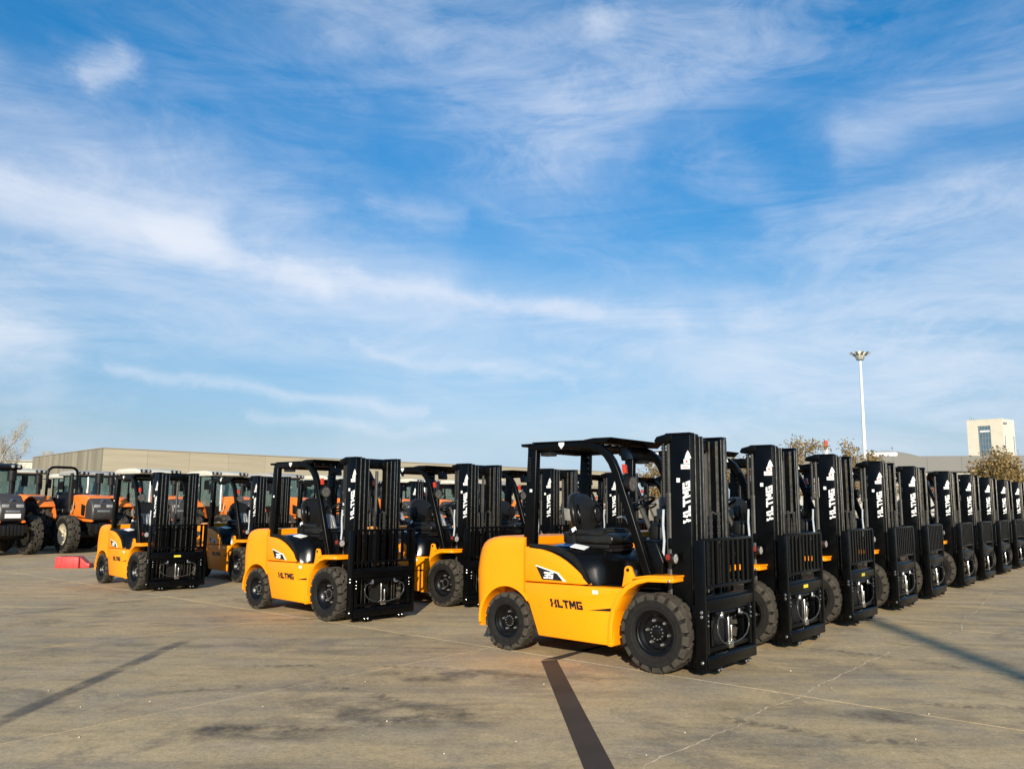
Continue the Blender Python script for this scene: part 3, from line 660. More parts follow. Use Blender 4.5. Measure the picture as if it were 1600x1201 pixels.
    # ---- headlamps on brackets
    for s in (-1, 1):
        hl = P('headlamp', MB().tube([(-.02, s * .40, 1.03), (.10, s * .47, 1.03)], .022, 8).lathe([(-.06, .02), (-.05, .04), (.0, .050), (.03, .050), (.035, .044)], 16, (.15, s * .50, 1.045), 'X'), 'black_plastic', smooth=50)
        P('lens', MB().lathe([(.033, .0005), (.043, .024), (.034, .043)], 16, (.15, s * .50, 1.045), 'X'), 'lamp_glass', hl, smooth=60)
        P('turn_signal', MB().obox((.13, s * .555, 1.06), (.02, 0, 0), (0, .012, 0), (0, 0, .026)), 'dull_red', hl, 1, bevel=.006)
        P('side_reflector', MB().obox((-.10, s * .40, .95), (.014, 0, 0), (0, .016, 0), (0, 0, .026)), 'amber_lens', hl, 1, bevel=.006)
    # ---- carriage with load backrest
    ca = empty('carriage', t)
    for s in (-1, 1):
        P('column', MB().box(.395, .495, min(s * .52, s * .556), max(s * .52, s * .556), .075, 1.225), 'black_paint', ca, bevel=.004)
        P('roller_bracket', MB().box(.345, .425, min(s * .42, s * .515), max(s * .42, s * .515), .075, .64), 'black_paint', ca, bevel=.004)
        P('inner_post', MB().box(.43, .480, min(s * .44, s * .49), max(s * .44, s * .49), .20, .62), 'black_paint', ca, bevel=.004)
        bo = MB()
        for z in (.585, .545, .145): bo.dome((.462, s * .556, z), (0, s, 0), .016, .012)
        for z in (.50, .46, .55): bo.dome((.481, s * .465, z), (1, 0, 0), .011, .008)
        P('bolts', bo, 'steel', ca, 1)
        bo = MB()
        for z in (.575, .538, .145): bo.dome((.385, s * .515, z), (0, s, 0), .012, .008)
        P('red_bolts', bo, 'red_lens', ca, 1)
        hk = P('hook', MB().box(.43, .505, s * .30 - .055, s * .30 + .055, .040, .078), 'black_paint', ca, bevel=.004)
        P('hook_bolts', MB().dome((.506, s * .30 - .028, .058), (1, 0, 0), .013, .010).dome((.506, s * .30 + .028, .058), (1, 0, 0), .013, .010), 'steel', hk, 1)
        P('hydraulic_hose', MB().tube([(.478, s * .045, .255), (.495, s * .11, .262), (.51, s * .21, .285), (.515, s * .29, .325), (.515, s * .34, .385), (.512, s * .345, .45), (.505, s * .315, .495), (.49, s * .26, .515), (.485, s * .22, .52)], .0075, 7), 'grey_hose', ca, smooth=60)
        P('hose_fitting', MB().tube([(.485, s * .235, .518), (.485, s * .185, .522)], .018, 8).tube([(.485, s * .19, .52), (.485, s * .19, .56)], .015, 8), 'steel', ca, 1)
    P('upper_fork_bar', MB().prism([(.425, .60), (.492, .60), (.492, .685), (.470, .695), (.470, .72), (.425, .72)], -.52, .52), 'black_paint', ca, bevel=.004)
    P('lower_fork_bar', MB().prism([(.415, .08), (.505, .08), (.505, .175), (.480, .195), (.415, .195)], -.52, .52), 'black_paint', ca, bevel=.005)
    P('shift_frame', MB().box(.43, .47, -.44, .44, .215, .255).box(.43, .47, -.44, .44, .565, .595), 'black_paint', ca, bevel=.004)
    P('shift_cylinder', MB().tube([(.455, -.30, .548), (.455, .12, .548)], .026, 12).tube([(.455, .10, .548), (.455, .36, .548)], .013, 8), 'black_paint', ca)
    P('valve_block', MB().box(.455, .490, -.045, .045, .215, .275).tube([(.472, -.03, .27), (.472, -.03, .50)], .013, 8).tube([(.472, .03, .27), (.472, .03, .42)], .012, 8), 'steel', ca, 0, bevel=.003)
    P('guard_plate', MB().box(.36, .372, -.16, .16, .20, .60), 'dark_engine', ca, smooth=0)
    lb = empty('load_backrest', t)
    P('top_bar', MB().box(.455, .488, -.552, .552, 1.213, 1.240), 'black_paint', lb, bevel=.004)
    P('bottom_bar', MB().box(.455, .488, -.518, .518, .785, .815), 'black_paint', lb, bevel=.004)
    for k in range(9):
        y = -.44 + k * .11; P('backrest_bar', MB().box(.460, .478, y - .021, y + .021, .815, 1.213), 'black_paint', lb)
    index_kids(t)
    return t
mat('clear_roof', (.5, .5, .5), .1)
def _cr():
    m = MATS['clear_roof']; t = m.node_tree; b = t.nodes['Principled BSDF']
    tr = nd(t, 'ShaderNodeBsdfTransparent', ins={0: (.82, .86, .88, 1)}); mx = nd(t, 'ShaderNodeMixShader', ins={0: .82})
    t.links.new(b.outputs[0], mx.inputs[1]); t.links.new(tr.outputs[0], mx.inputs[2]); t.links.new(mx.outputs[0], t.nodes['Material Output'].inputs[0])
_cr()
mat('grey_hose', (.055, .055, .052), .28, .3, var=.2, vscale=60)

# ------------------------------------------------------------------ yard frame: forklift rows
O = Vector((1.7294, 8.3755, 0)); YAW = -.6883
FW = Vector((math.cos(YAW), math.sin(YAW), 0)); LF = Vector((-math.sin(YAW), math.cos(YAW), 0))
def yard(fwd, left, z=0): return O + FW * fwd + LF * left + Vector((0, 0, z))
ORD = ['first', 'second', 'third', 'fourth', 'fifth', 'sixth', 'seventh', 'eighth', 'ninth', 'tenth', 'eleventh', 'twelfth', 'thirteenth']
def place_forklifts():
    proto = build_forklift(); used = False; rnd = random.Random(3)
    rows = [(0.0, 0.0, YAW, [0, 1.99, 4.11, 6.26, 8.23, 10.79, 12.84, 14.95, 17.2, 19.3, 21.4], 'front row', 'forklifts in the front row'),
            (-4.85, 0.0, -.735, [0, 2.14, 4.24, 6.36, 8.45, 10.6, 12.7, 14.8], 'middle row', 'forklifts in the middle row'),
            (-10.10, .0, -.785, [.03, 2.02, 4.1, 6.2, 8.3, 10.4, 12.5, 14.6], 'back row', 'forklifts in the back row')]
    for ri, (fw_, lf_, yw, offs, nm, grp) in enumerate(rows):
        for k, d in enumerate(offs):
            fine = () if (k < 4 and ri < 2) or k < 2 else (1,)
            o = proto if not used else copy_tree(proto, None, fine)
            used = True
            j = 0 if (ri == 0 or k == 0) else 1
            o.location = yard(fw_ + j * rnd.uniform(-.06, .06), d + lf_); o.rotation_euler = (0, 0, yw + (R(rnd.uniform(-.7, .7)) if k else 0))
            if (ri, k) == (0, 0): lab = 'nearest yellow and black forklift, at the head of the front row, without forks'
            elif k == 0: lab = 'yellow and black forklift at the left head of the ' + ('middle row' if ri == 1 else 'back row, beside the red barrier')
            else: lab = 'black-masted yellow forklift, %s in the %s counted from the left' % (ORD[k], nm)
            tag(o, lab, 'forklift', grp); sz = (1, .955, .90)[ri]; o.scale = (sz, sz, sz)
            if k:
                tl = R(rnd.uniform(-.5, .5))
                for c in o.children:
                    if c.name.split('.')[0] in ('mast', 'carriage', 'load_backrest'): c.rotation_euler = (0, tl, 0)
                    if c.name.split('.')[0] == 'wheel' and c.location.x < -1: c.rotation_euler.z += R(rnd.uniform(-4, 4))
            if (ri, k) in ((0, 1), (0, 2), (2, 0), (2, 1)):
                s_ = ob('caution_sticker', STK, None, o)
STK = MB().box(.4925, .4955, -.08, .05, .625, .662).mesh('caution_sticker', smooth=0); STK.materials.append(MATS['yellow_sticker'])
place_forklifts()
#==GROUND==
# ------------------------------------------------------------------ ground: concrete yard of poured slabs
def sheet(name, pts, m, parent, z=.004):
    me = bpy.data.meshes.new(name); me.from_pydata([(x, y, z) for x, y in pts], [], [tuple(range(len(pts)))])
    bm = bmesh.new(); bm.from_mesh(me); bmesh.ops.recalc_face_normals(bm, faces=bm.faces)
    if bm.faces[:][0].normal.z < 0: bmesh.ops.reverse_faces(bm, faces=bm.faces)
    bm.to_mesh(me); bm.free(); return ob(name, me, m, parent)
def ribbon(name, pts, w, m, parent, z=.004, n=8):
    """flat band along a smooth curve, uv along and across"""
    P = [Vector(p) for p in pts]; C = []
    for i in range(len(P) - 1):
        p0, p1, p2, p3 = P[max(0, i - 1)], P[i], P[i + 1], P[min(len(P) - 1, i + 2)]
        for k in range(n):
            t = k / n; C.append(.5 * ((2 * p1) + (p2 - p0) * t + (2 * p0 - 5 * p1 + 4 * p2 - p3) * t * t + (3 * p1 - p0 - 3 * p2 + p3) * t ** 3))
    C.append(P[-1]); v = []; uv = []; L = 0
    for i, c in enumerate(C):
        d = (C[min(len(C) - 1, i + 1)] - C[max(0, i - 1)]).normalized(); q = Vector((-d.y, d.x)) * w / 2
        if i: L += (c - C[i - 1]).length
        v += [(*(c + q), z), (*(c - q), z)]; uv += [(L, 0), (L, 1)]
    f = [(2 * i, 2 * i + 1, 2 * i + 3, 2 * i + 2) for i in range(len(C) - 1)]
    me = bpy.data.meshes.new(name); me.from_pydata(v, [], f); ul = me.uv_layers.new()
    for lp in me.loops: ul.data[lp.index].uv = uv[lp.vertex_index]
    at = me.attributes.new('fade', 'FLOAT', 'POINT')
    for i in range(len(v)): q = min(uv[i][0], L - uv[i][0]) / min(.7, L * .4); q = min(1, q); at.data[i].value = q * q * (3 - 2 * q)
    return ob(name, me, m, parent)
def build_ground():
    g = ob('ground', MB().add([(-1500, -300, -.02), (1500, -300, -.02), (1500, 3000, -.02), (-1500, 3000, -.02)], [(0, 1, 2, 3)]), 'concrete', smooth=0)
    tag(g, 'pale brown concrete yard stained by tyres and dust', None, kind='structure')
    SF, SL, GAP = 3.45, 5.0, .011
    sm = MB().box(-SF / 2 + GAP / 2, SF / 2 - GAP / 2, -SL / 2 + GAP / 2, SL / 2 - GAP / 2, -.019, 0).mesh('slab', bevel=.003, seg=1, smooth=0)
    sm.materials.append(MATS['concrete'])
    f0, l0, nf, nl = 1.42 - 8 * SF, -.57 - 3 * SL, 12, 11
    wm = MB().box(-SF + GAP / 2, SF - GAP / 2, -SL / 2 + GAP / 2, SL / 2 - GAP / 2, -.019, 0).mesh('slab', bevel=.003, seg=1, smooth=0)
    wm.materials.append(MATS['concrete'])
    for i in range(nf):
        for j in range(nl):
            if i == 8: continue
            o = ob('slab', wm if i == 7 else sm, None, g); o.location = yard(f0 + (i + (1 if i == 7 else .5)) * SF, l0 + (j + .5) * SL); o.rotation_euler = (0, 0, YAW)
    for i in range(nf + 1):
        if i == 8: continue
        a, b = yard(f0 + i * SF, l0), yard(f0 + i * SF, l0 + nl * SL); d = FW * GAP * .55
        sheet('joint_filler', [(a - d)[:2], (a + d)[:2], (b + d)[:2], (b - d)[:2]], 'broken_filler', g, -.002)
    for j in range(nl + 1):
        a, b = yard(f0, l0 + j * SL), yard(f0 + nf * SF, l0 + j * SL); d = LF * GAP * .55
        sheet('joint_filler', [(a - d)[:2], (a + d)[:2], (b + d)[:2], (b - d)[:2]], 'broken_filler', g, -.0035)
    # ragged crack along a joint
    cr = [(.3, 4.5), (.79, 5.2), (1.08, 5.53), (1.59, 6.05), (2.01, 6.67), (2.41, 7.11), (2.9, 7.72), (3.37, 8.27), (4.05, 9.16), (4.59, 9.63), (5.2, 10.25), (5.69, 10.73), (6.45, 11.94), (7.6, 13.6), (8.83, 15.45)]
    rnd = random.Random(5); C = []
    for a, b in zip(cr[:-1], cr[1:]):
        n = max(2, int((Vector(b) - Vector(a)).length / .045))
        for k in range(n): C.append(Vector(a).lerp(Vector(b), k / n))
    off = 0; v = []; keep = []
    for i, c in enumerate(C):
        off = off * .86 + rnd.uniform(-.016, .016); d = (C[min(len(C) - 1, i + 1)] - C[max(0, i - 1)]).normalized(); q = Vector((-d.y, d.x)); c = c + q * off
        w = rnd.choice((.002, .003, .004, .005, .007, .011)); v += [(*(c + q * w), .004), (*(c - q * w), .004)]
    ob('crack', MB().add(v, [(2 * i, 2 * i + 1, 2 * i + 3, 2 * i + 2) for i in range(len(C) - 1)]), 'crack_edge', g, smooth=0, fix=False)
    # flat dark strips laid over the slabs, then tyre marks
    sheet('dark_strip', [(.315, 8.48), (.475, 8.53), (.64, 4.9), (.455, 4.9)], 'dark_film', g)
    sheet('dark_strip', [(.33, 8.53), (.50, 8.73), (1.40, 9.72), (1.28, 9.72), (.50, 8.545)], 'dark_film', g, .005)
    ribbon('soft_dark_strip', [(-3.50, 5.2), (-3.57, 6.1), (-3.59, 8.2), (-3.60, 9.0), (-3.58, 9.75)], .19, 'soft_dark_film', g)
    for pts, w, m in (([(-3.3, 6.75), (-2.76, 6.99), (-2.47, 7.12), (-2.03, 7.23), (-1.36, 7.12), (-1.0, 6.86), (-.6, 6.4)], .20, 'tyre_film'),
                      ([(-3.0, 8.0), (-2.33, 8.06), (-1.68, 8.12), (-.91, 8.07), (-.45, 8.0), (.1, 7.8)], .16, 'tyre_film'),
                      ([(-7.2, 10.6), (-6.32, 11.91), (-5.92, 12.68), (-5.35, 13.31), (-4.77, 13.8), (-3.6, 14.4)], .18, 'skid_film'),
                      ([(5.0, 14.2), (6.35, 13.46), (7.09, 12.96), (7.68, 12.63), (9, 12.2)], .22, 'skid_film'),
                      ([(6.8, 15.2), (8.21, 15.62), (9.67, 15.86), (11, 15.9)], .25, 'skid_film'),
                      ([(3.0, 9.6), (3.64, 9.07), (4.2, 8.57), (4.71, 7.83), (5, 7)], .20, 'tyre_film'),
                      ([(1.2, 6.45), (1.77, 6.19), (2.2, 5.88), (2.66, 5.75), (3.4, 5.75)], .22, 'tyre_film'),
                      ([(-4.6, 9.2), (-3.85, 9.12), (-3.11, 9.15), (-2.6, 9.4), (-2.2, 9.9)], .26, 'skid_film'),
                      ([(-2.6, 6.0), (-1.99, 5.9), (-1.3, 5.98), (-.7, 6.2), (0, 6.6)], .24, 'tyre_film'),
                      ([(-1.5, 7.5), (-.84, 7.72), (.02, 7.63), (.6, 7.4)], .75, 'oil_film'),
                      ([(-2.1, 6.5), (-1.32, 6.44), (-.73, 6.37), (.1, 6.2)], .85, 'oil_film'),
                      ([(-2.4, 5.75), (-1.7, 5.85), (-1.0, 5.75)], .5, 'oil_film'),
                      ([(2.2, 6.6), (3.0, 6.4), (3.6, 6.5)], .45, 'oil_film'),
                      ([(4.4, 12.2), (5.5, 11.6), (7.0, 11.1), (8.5, 10.9)], .18, 'skid_film'),
                      ([(-5.6, 10.2), (-4.0, 10.9), (-2.4, 11.2), (-1.0, 11.0)], .16, 'skid_film'),
                      ([(3.0, 6.9), (3.7, 6.75), (4.5, 6.7)], .2, 'tyre_film')):
        ribbon('tyre_mark', pts, w, m, g, {'skid_film': .004, 'oil_film': .0032}.get(m, .0055))
    # stone chips
    spots = [(-3.75, 6.99), (-3.22, 6.47), (-3.12, 6.86), (-2.78, 6.66), (-2.82, 5.68), (-1.87, 6.54), (-.87, 6.15), (-1.25, 7.44), (2.66, 8.08), (2.77, 7.36), (3.17, 6.5), (8.01, 14.38), (1.21, 5.93), (2.74, 5.82), (.3, 7.41), (.05, 5.68), (.86, 5.41), (-.4, 5.4)]
    for k in range(8): spots.append((rnd.uniform(-4, 7), rnd.uniform(5.2, 12)))
    ms = []
    for k in range(4):
        mb = MB(); bm = bmesh.new(); bmesh.ops.create_icosphere(bm, subdivisions=1, radius=.012)
        for vv in bm.verts: vv.co = Vector((vv.co.x * rnd.uniform(.7, 1.5), vv.co.y * rnd.uniform(.6, 1.2), vv.co.z * rnd.uniform(.5, .9)))
        me = bpy.data.meshes.new('stone_chip'); bm.to_mesh(me); bm.free(); me.materials.append(MATS['stone']); ms.append(me)
    for k, (x, y) in enumerate(spots):
        o = ob('stone_chip', rnd.choice(ms), None); s = rnd.uniform(.35, .70) if k < 18 else rnd.uniform(.25, .5); o.location = (x, y, .005); o.rotation_euler = (0, 0, rnd.uniform(0, 6)); o.scale = (s, s, s)
        tag(o, 'tiny pale stone chip lying on the bare concrete', 'stone chip', 'stone chips scattered over the concrete')
mat('crack_edge', (.60, .49, .33), .9, var=.2, vscale=8, world=True)
mat('stone', (.60, .53, .42), .8, var=.15, vscale=30)
build_ground()

# ------------------------------------------------------------------ red barrier block
def build_barrier():
    t = empty('plastic_barrier', None, (-9.92, 18.95, 0), R(3))
    ob('body', MB().prism([(-.33, 0), (.30, 0), (.30, .29), (.24, .31), (-.30, .31), (-.33, .29)], -.18, .20), 'red_plastic', t, bevel=.018, smooth=45)
    ob('tail', MB().prism([(.29, .01), (.56, .01), (.56, .12), (.46, .14), (.40, .20), (.29, .29)], -.10, .16), 'red_plastic', t, bevel=.012, smooth=45)
    for x in (-.20, .16): ob('rib', MB().prism([(x - .014, .01), (x + .014, .01), (x + .014, .318), (x - .014, .318)], -.190, .21), 'red_plastic', t, bevel=.004)
    t.scale = (.82, .82, .80); tag(t, 'red plastic barrier block lying on its side on the open concrete', 'barrier')
build_barrier()

# ------------------------------------------------------------------ tractors
def build_tractor(cab=True, roof='cream_roof', hood_m='orange_paint'):
    t = empty('tractor')
    def P(name, mb, m, parent=None, **kw): return ob(name, mb, m, parent or t, **kw)
    hood = P('hood', MB().prism([(-.98, 1.12), (-.98, 1.80), (-.90, 1.84), (-.30, 1.86), (.22, 1.81), (.34, 1.74), (.20, 1.52), (.16, 1.10), (-.20, 1.12)], -.37, .37), hood_m, bevel=.055, seg=3, smooth=50)
    P('nose', MB().prism([(.10, 1.04), (.62, 1.02), (.67, 1.15), (.66, 1.40), (.56, 1.60), (.36, 1.73), (.10, 1.79)], -.362, .362), 'nose_black', bevel=.07, seg=3, smooth=50)
    for s in (-1, 1):
        y = s * .372
        P('side_vent', MB().prism([(-.10, 1.20), (.13, 1.16), (.16, 1.50), (-.12, 1.56)], y - .012, y + .012), 'black_plastic', hood, bevel=.005)
        P('side_mark', MB().box(-.70, -.58, y - .004, y + .004, 1.40, 1.50), 'black_plastic', hood, smooth=0)
        P('headlight', MB().obox((.615, s * .20, 1.48), (.03, 0, -.02), (0, .10, 0), (.018, 0, .045)), 'lamp_glass', bevel=.012)
        P('lower_trim', MB().prism([(-.35, 1.00), (.66, .98), (.70, 1.03), (.62, 1.06), (-.35, 1.10)], min(s * .30, s * .385), max(s * .30, s * .385)), 'orange_paint', hood, bevel=.02)
        P('tank', MB().box(-1.55, -.75, min(s * .38, s * .66), max(s * .38, s * .66), .62, 1.02), 'black_plastic', bevel=.06, seg=3)
        # rear fenders
        P('rear_fender', MB().strip(arc(-2.35, .84, .93, 172, 40, 14), .05, *((-1.08, -.56) if s < 0 else (.56, 1.08))), 'orange_paint', bevel=.008, smooth=50)
        P('fender_side', MB().prism(arc(-2.35, .84, .91, 168, 20, 12) + [(-1.45, .95), (-2.4, .95), (-3.2, 1.0)], *((-.60, -.56) if s < 0 else (.56, .60))), 'orange_paint', smooth=0)
    P('emblem', MB().tube([(.50, 0, 1.655), (.53, 0, 1.69)], .05, 12), 'steel')
    P('grille_strip', MB().box(.655, .675, -.20, .20, 1.30, 1.36), 'zinc', bevel=.004)
    P('chassis', MB().box(-2.9, .45, -.24, .24, .55, 1.03), 'dark_engine', bevel=.03)
    P('front_axle', MB().box(-.09, .09, -.62, .62, .48, .68).tube([(0, -.70, .6), (0, .70, .6)], .07, 10), 'dark_engine', bevel=.02)
    P('rear_axle', MB().tube([(-2.35, -.75, .82), (-2.35, .75, .82)], .16, 12), 'dark_engine')
    for k in range(6): P('ballast_weight', MB().box(.48, .86, -.30 + k * .102, -.21 + k * .102, .62, .92), 'black_plastic', bevel=.015)
    ft = TT['f']; rt = TT['r']
    for s in (-1, 1):
        wheel(t, ft, ('rubber', 'beige_rim', 'zinc'), 0, s * .80, .595, s, turn=.5 + s)
        wheel(t, rt, ('rubber', 'beige_rim', 'zinc'), -2.35, s * .84, .815, s, turn=.2 - s)
    P('exhaust_stack', MB().tube([(-.78, -.46, 1.30), (-.78, -.46, 2.45), (-.80, -.46, 2.55)], .055, 12).tube([(-.78, -.46, 1.55), (-.78, -.46, 2.1)], .08, 12), 'zinc' if cab else 'dark_engine', smooth=50)
    P('air_intake', MB().tube([(-.80, .44, 1.50), (-.80, .44, 2.25)], .06, 10).tube([(-.80, .44, 2.25), (-.80, .44, 2.58)], .13, 14), 'black_plastic', smooth=50)
    P('cable', MB().tube([(-.62, -.40, 1.62), (-.60, -.43, 1.40), (-.66, -.45, 1.25), (-.74, -.44, 1.30), (-.76, -.42, 1.5)], .018, 6), 'joint_filler', smooth=60)
    if cab:
        b0 = P('cab_body', MB().prism([(-2.75, 1.05), (-1.02, 1.05), (-1.0, 1.50), (-2.70, 1.50)], -.60, .60), 'black_plastic', bevel=.02)
        col = {'fl': ((-1.0, .58, 1.48), (-1.16, .66, 2.62)), 'fr': ((-1.0, -.58, 1.48), (-1.16, -.66, 2.62)), 'ml': ((-1.85, .70, 1.48), (-1.85, .72, 2.62)), 'mr': ((-1.85, -.70, 1.48), (-1.85, -.72, 2.62)), 'rl': ((-2.66, .62, 1.48), (-2.58, .66, 2.62)), 'rr': ((-2.66, -.62, 1.48), (-2.58, -.66, 2.62))}
        for k, (a, b) in col.items(): P('cab_pillar', MB().tube([a, b], .042, 8), 'black_paint')
        def pane(a, b, c, d):
            mb = MB(); A = [Vector(q) for q in (a, b, c, d)]; n = (A[1] - A[0]).cross(A[2] - A[0]).normalized() * .006
            mb.add([q + n for q in A] + [q - n for q in A], [(0, 1, 2, 3), (7, 6, 5, 4), (0, 4, 5, 1), (1, 5, 6, 2), (2, 6, 7, 3), (3, 7, 4, 0)]); return mb
        c = col
        P('windscreen', pane(c['fr'][0], c['fl'][0], c['fl'][1], c['fr'][1]), 'cab_glass', smooth=0)
        P('rear_window', pane(c['rl'][0], c['rr'][0], c['rr'][1], c['rl'][1]), 'cab_glass', smooth=0)
        for s in 'lr':
            P('door_window', pane(c['f' + s][0], c['m' + s][0], c['m' + s][1], c['f' + s][1]), 'cab_glass', smooth=0)
            P('side_window', pane(c['m' + s][0], c['r' + s][0], c['r' + s][1], c['m' + s][1]), 'cab_glass', smooth=0)
        rf = P('cab_roof', MB().prism([(-2.85, 2.62), (-1.02, 2.62), (-.94, 2.68), (-1.02, 2.76), (-1.45, 2.83), (-2.60, 2.81), (-2.85, 2.74)], -.80, .80), roof, bevel=.035, seg=3, smooth=50)
        P('roof_lining', MB().box(-2.70, -1.12, -.68, .68, 2.585, 2.618), 'black_plastic', rf, bevel=.01)
        for s in (-1, 1):
            P('lamp_housing', MB().box(-1.03, -.93, s * .58 - .19, s * .58 + .19, 2.665, 2.775), 'black_plastic', rf, bevel=.03)
            for q in (-.09, .09): P('roof_lamp', MB().lathe([(0, .001), (.012, .03), (.0, .052)], 12, (-.925, s * .58 + q, 2.72), 'X'), 'lamp_glass', rf, smooth=60)
            P('mirror', MB().tube([(-1.12, s * .66, 2.45), (-1.05, s * .92, 2.45)], .015, 6).box(-1.08, -1.03, s * .92 - .09, s * .92 + .09, 2.10, 2.45), 'black_plastic')
        P('driver_seat', MB().box(-2.25, -1.75, -.25, .25, 1.5, 1.66).prism([(-2.30, 1.6), (-2.16, 1.6), (-2.22, 2.25), (-2.34, 2.25)], -.24, .24), 'seat_vinyl', bevel=.05, seg=3, smooth=50)
        P('dashboard', MB().prism([(-1.35, 1.45), (-1.05, 1.45), (-1.12, 1.75), (-1.28, 1.78)], -.28, .28), 'black_plastic', bevel=.03)
    else:
        P('platform', MB().box(-2.75, -.98, -.58, .58, 1.02, 1.12), 'black_plastic', bevel=.02)
        P('roll_bar', MB().tube([(-2.62, -.50, 1.0), (-2.62, -.50, 2.55), (-2.62, -.47, 2.70), (-2.62, -.38, 2.78), (-2.62, -.25, 2.80), (-2.62, .25, 2.80), (-2.62, .38, 2.78), (-2.62, .47, 2.70), (-2.62, .50, 2.55), (-2.62, .50, 1.0)], .045, 10), 'black_paint', smooth=60)
        P('driver_seat', MB().box(-2.35, -1.85, -.25, .25, 1.2, 1.38).prism([(-2.42, 1.3), (-2.28, 1.3), (-2.36, 1.95), (-2.48, 1.95)], -.24, .24), 'seat_vinyl', bevel=.05, seg=3, smooth=50)
        P('console', MB().prism([(-1.30, 1.1), (-.98, 1.1), (-.98, 1.86), (-1.18, 1.92), (-1.30, 1.80)], -.30, .30), 'black_plastic', bevel=.04)
        c0 = Vector((-1.45, 0, 1.98)); P('steering_wheel', MB().tube([tuple(c0 + Vector((.06 * math.cos(a), .20 * math.sin(a), .19 * math.cos(a)))) for a in [2 * PI * k / 20 for k in range(21)]], .018, 6, cap=False).tube([c0, (-1.2, 0, 1.85)], .03, 6), 'black_plastic', smooth=60)
        for s in (-1, 1): P('fender_lamp', MB().obox((-1.75, s * .80, 1.75), (.05, 0, 0), (0, .06, 0), (0, 0, .07)), 'amber_lens', bevel=.012)
    index_kids(t); return t
mat('nose_black', (.022, .022, .024), .38, var=.2, vscale=4, dust=.25)
TT = {'f': [('tyre', tyre_mesh('tyre', .60, .36, 15, .085, .54, 1.1)), ('rim', rim_mesh('rim', .60, .36)), ('lug_nuts', nuts_mesh('lug_nuts', .60, .36, 8))],
      'r': [('tyre', tyre_mesh('tyre', .82, .46, 17, .08, .54, 1.1)), ('rim', rim_mesh('rim', .82, .46)), ('lug_nuts', nuts_mesh('lug_nuts', .82, .46, 8))]}
def place_tractors():
    protos = {'cab': build_tractor(True), 'grey': build_tractor(True, 'grey_roof'), 'bar': build_tractor(False), 'dark': build_tractor(True, 'black_plastic', 'nose_black')}; used = set(); rnd = random.Random(11)
    A = ['dark', 'bar', 'cab', 'cab', 'grey', 'cab', 'bar', 'cab', 'cab', 'grey', 'cab']
    spots = [(-20.9, (1.12, 3.52)[k] if k < 2 else 3.52 + 2.45 * (k - 1), A[k], 'front', k) for k in range(10)] + [(-25.4, -1.70 + 2.55 * k, 'grey' if k % 3 == 0 else 'cab', 'middle', k) for k in range(11)] + [(-29.8, -2.6 + 2.5 * k, 'cab' if k % 3 else 'grey', 'rear', k) for k in range(12)]
    for fw_, lf, kind, row, k in spots:
        o = protos[kind] if kind not in used else copy_tree(protos[kind]); used.add(kind)
        o.location = yard(fw_ + rnd.uniform(-.15, .15), lf + rnd.uniform(-.08, .08)); o.rotation_euler = (0, 0, YAW + R(rnd.uniform(-1.5, 1.5)))
        o.scale = (.89, .89, .89)
        if kind == 'dark': what = 'dark tractor with black hood and white front plate'
        elif kind == 'bar': what = 'orange tractor with bare black roll bar'
        else: what = 'orange tractor with %s cab roof' % ('grey' if kind == 'grey' else 'cream')
        pl_ = 'the leftmost' if k == 0 else ORD[k] + ' from the left'
        tag(o, '%s, %s in the %s tractor row' % (what, pl_, row), 'tractor', 'tractors in the %s tractor row' % row)
        if row == 'middle' and k == 0:
            pp = ob('paper_notice', MB().obox((-1.025, -.30, 2.05), (.004, 0, .0), (0, .075, 0), (-.035, 0, .25)), 'white_sticker', o)
        if row == 'front' and k == 0:
            ob('number_plate', MB().box(.68, .69, -.22, .22, 1.13, 1.26), 'white_sticker', o)
place_tractors()

# ------------------------------------------------------------------ far buildings
def dirv(az, dist): return Vector((math.sin(R(az)) * dist, math.cos(R(az)) * dist, 0))
def frame_fn(o, u, n):
    """local (along u, outwards n, z) -> world"""
    return lambda a, b, z: tuple(o + u * a + n * b + Vector((0, 0, z)))
def lbox(fn, a0, a1, b0, b1, z0, z1):
    mb = MB(); mb.box(a0, a1, b0, b1, z0, z1); mb.v = [fn(*p) for p in mb.v]; return mb
def panel_mat(name, base, streak, sc_):
    m = bpy.data.materials.new(name); m.use_nodes = True; t = m.node_tree; b = t.nodes['Principled BSDF']
    pos = nd(t, 'ShaderNodeNewGeometry').outputs['Position']; oi = nd(t, 'ShaderNodeObjectInfo')
    mp = nd(t, 'ShaderNodeMapping', ins={'Vector': pos, 'Scale': sc_})
    n = nd(t, 'ShaderNodeTexNoise', ins={'Vector': mp.outputs[0], 'Scale': 1.0, 'Detail': 5.0, 'Roughness': .65}).outputs[0]
    c = ramp(t, n, [(.3, tuple(x * (1 - streak) for x in base)), (.7, tuple(x * (1 + streak) for x in base))])
    hs = nd(t, 'ShaderNodeHueSaturation', ins={'Color': c, 'Value': mth(t, 'MULTIPLY_ADD', oi.outputs['Random'], .08, .96)})
    t.links.new(hs.outputs[0], b.inputs['Base Color']); b.inputs['Roughness'].default_value = .7; MATS[name] = m
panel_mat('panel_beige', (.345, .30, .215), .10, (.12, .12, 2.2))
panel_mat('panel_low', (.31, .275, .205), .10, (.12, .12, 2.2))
panel_mat('panel_grey', (.235, .215, .165), .38, (.9, .9, .03))
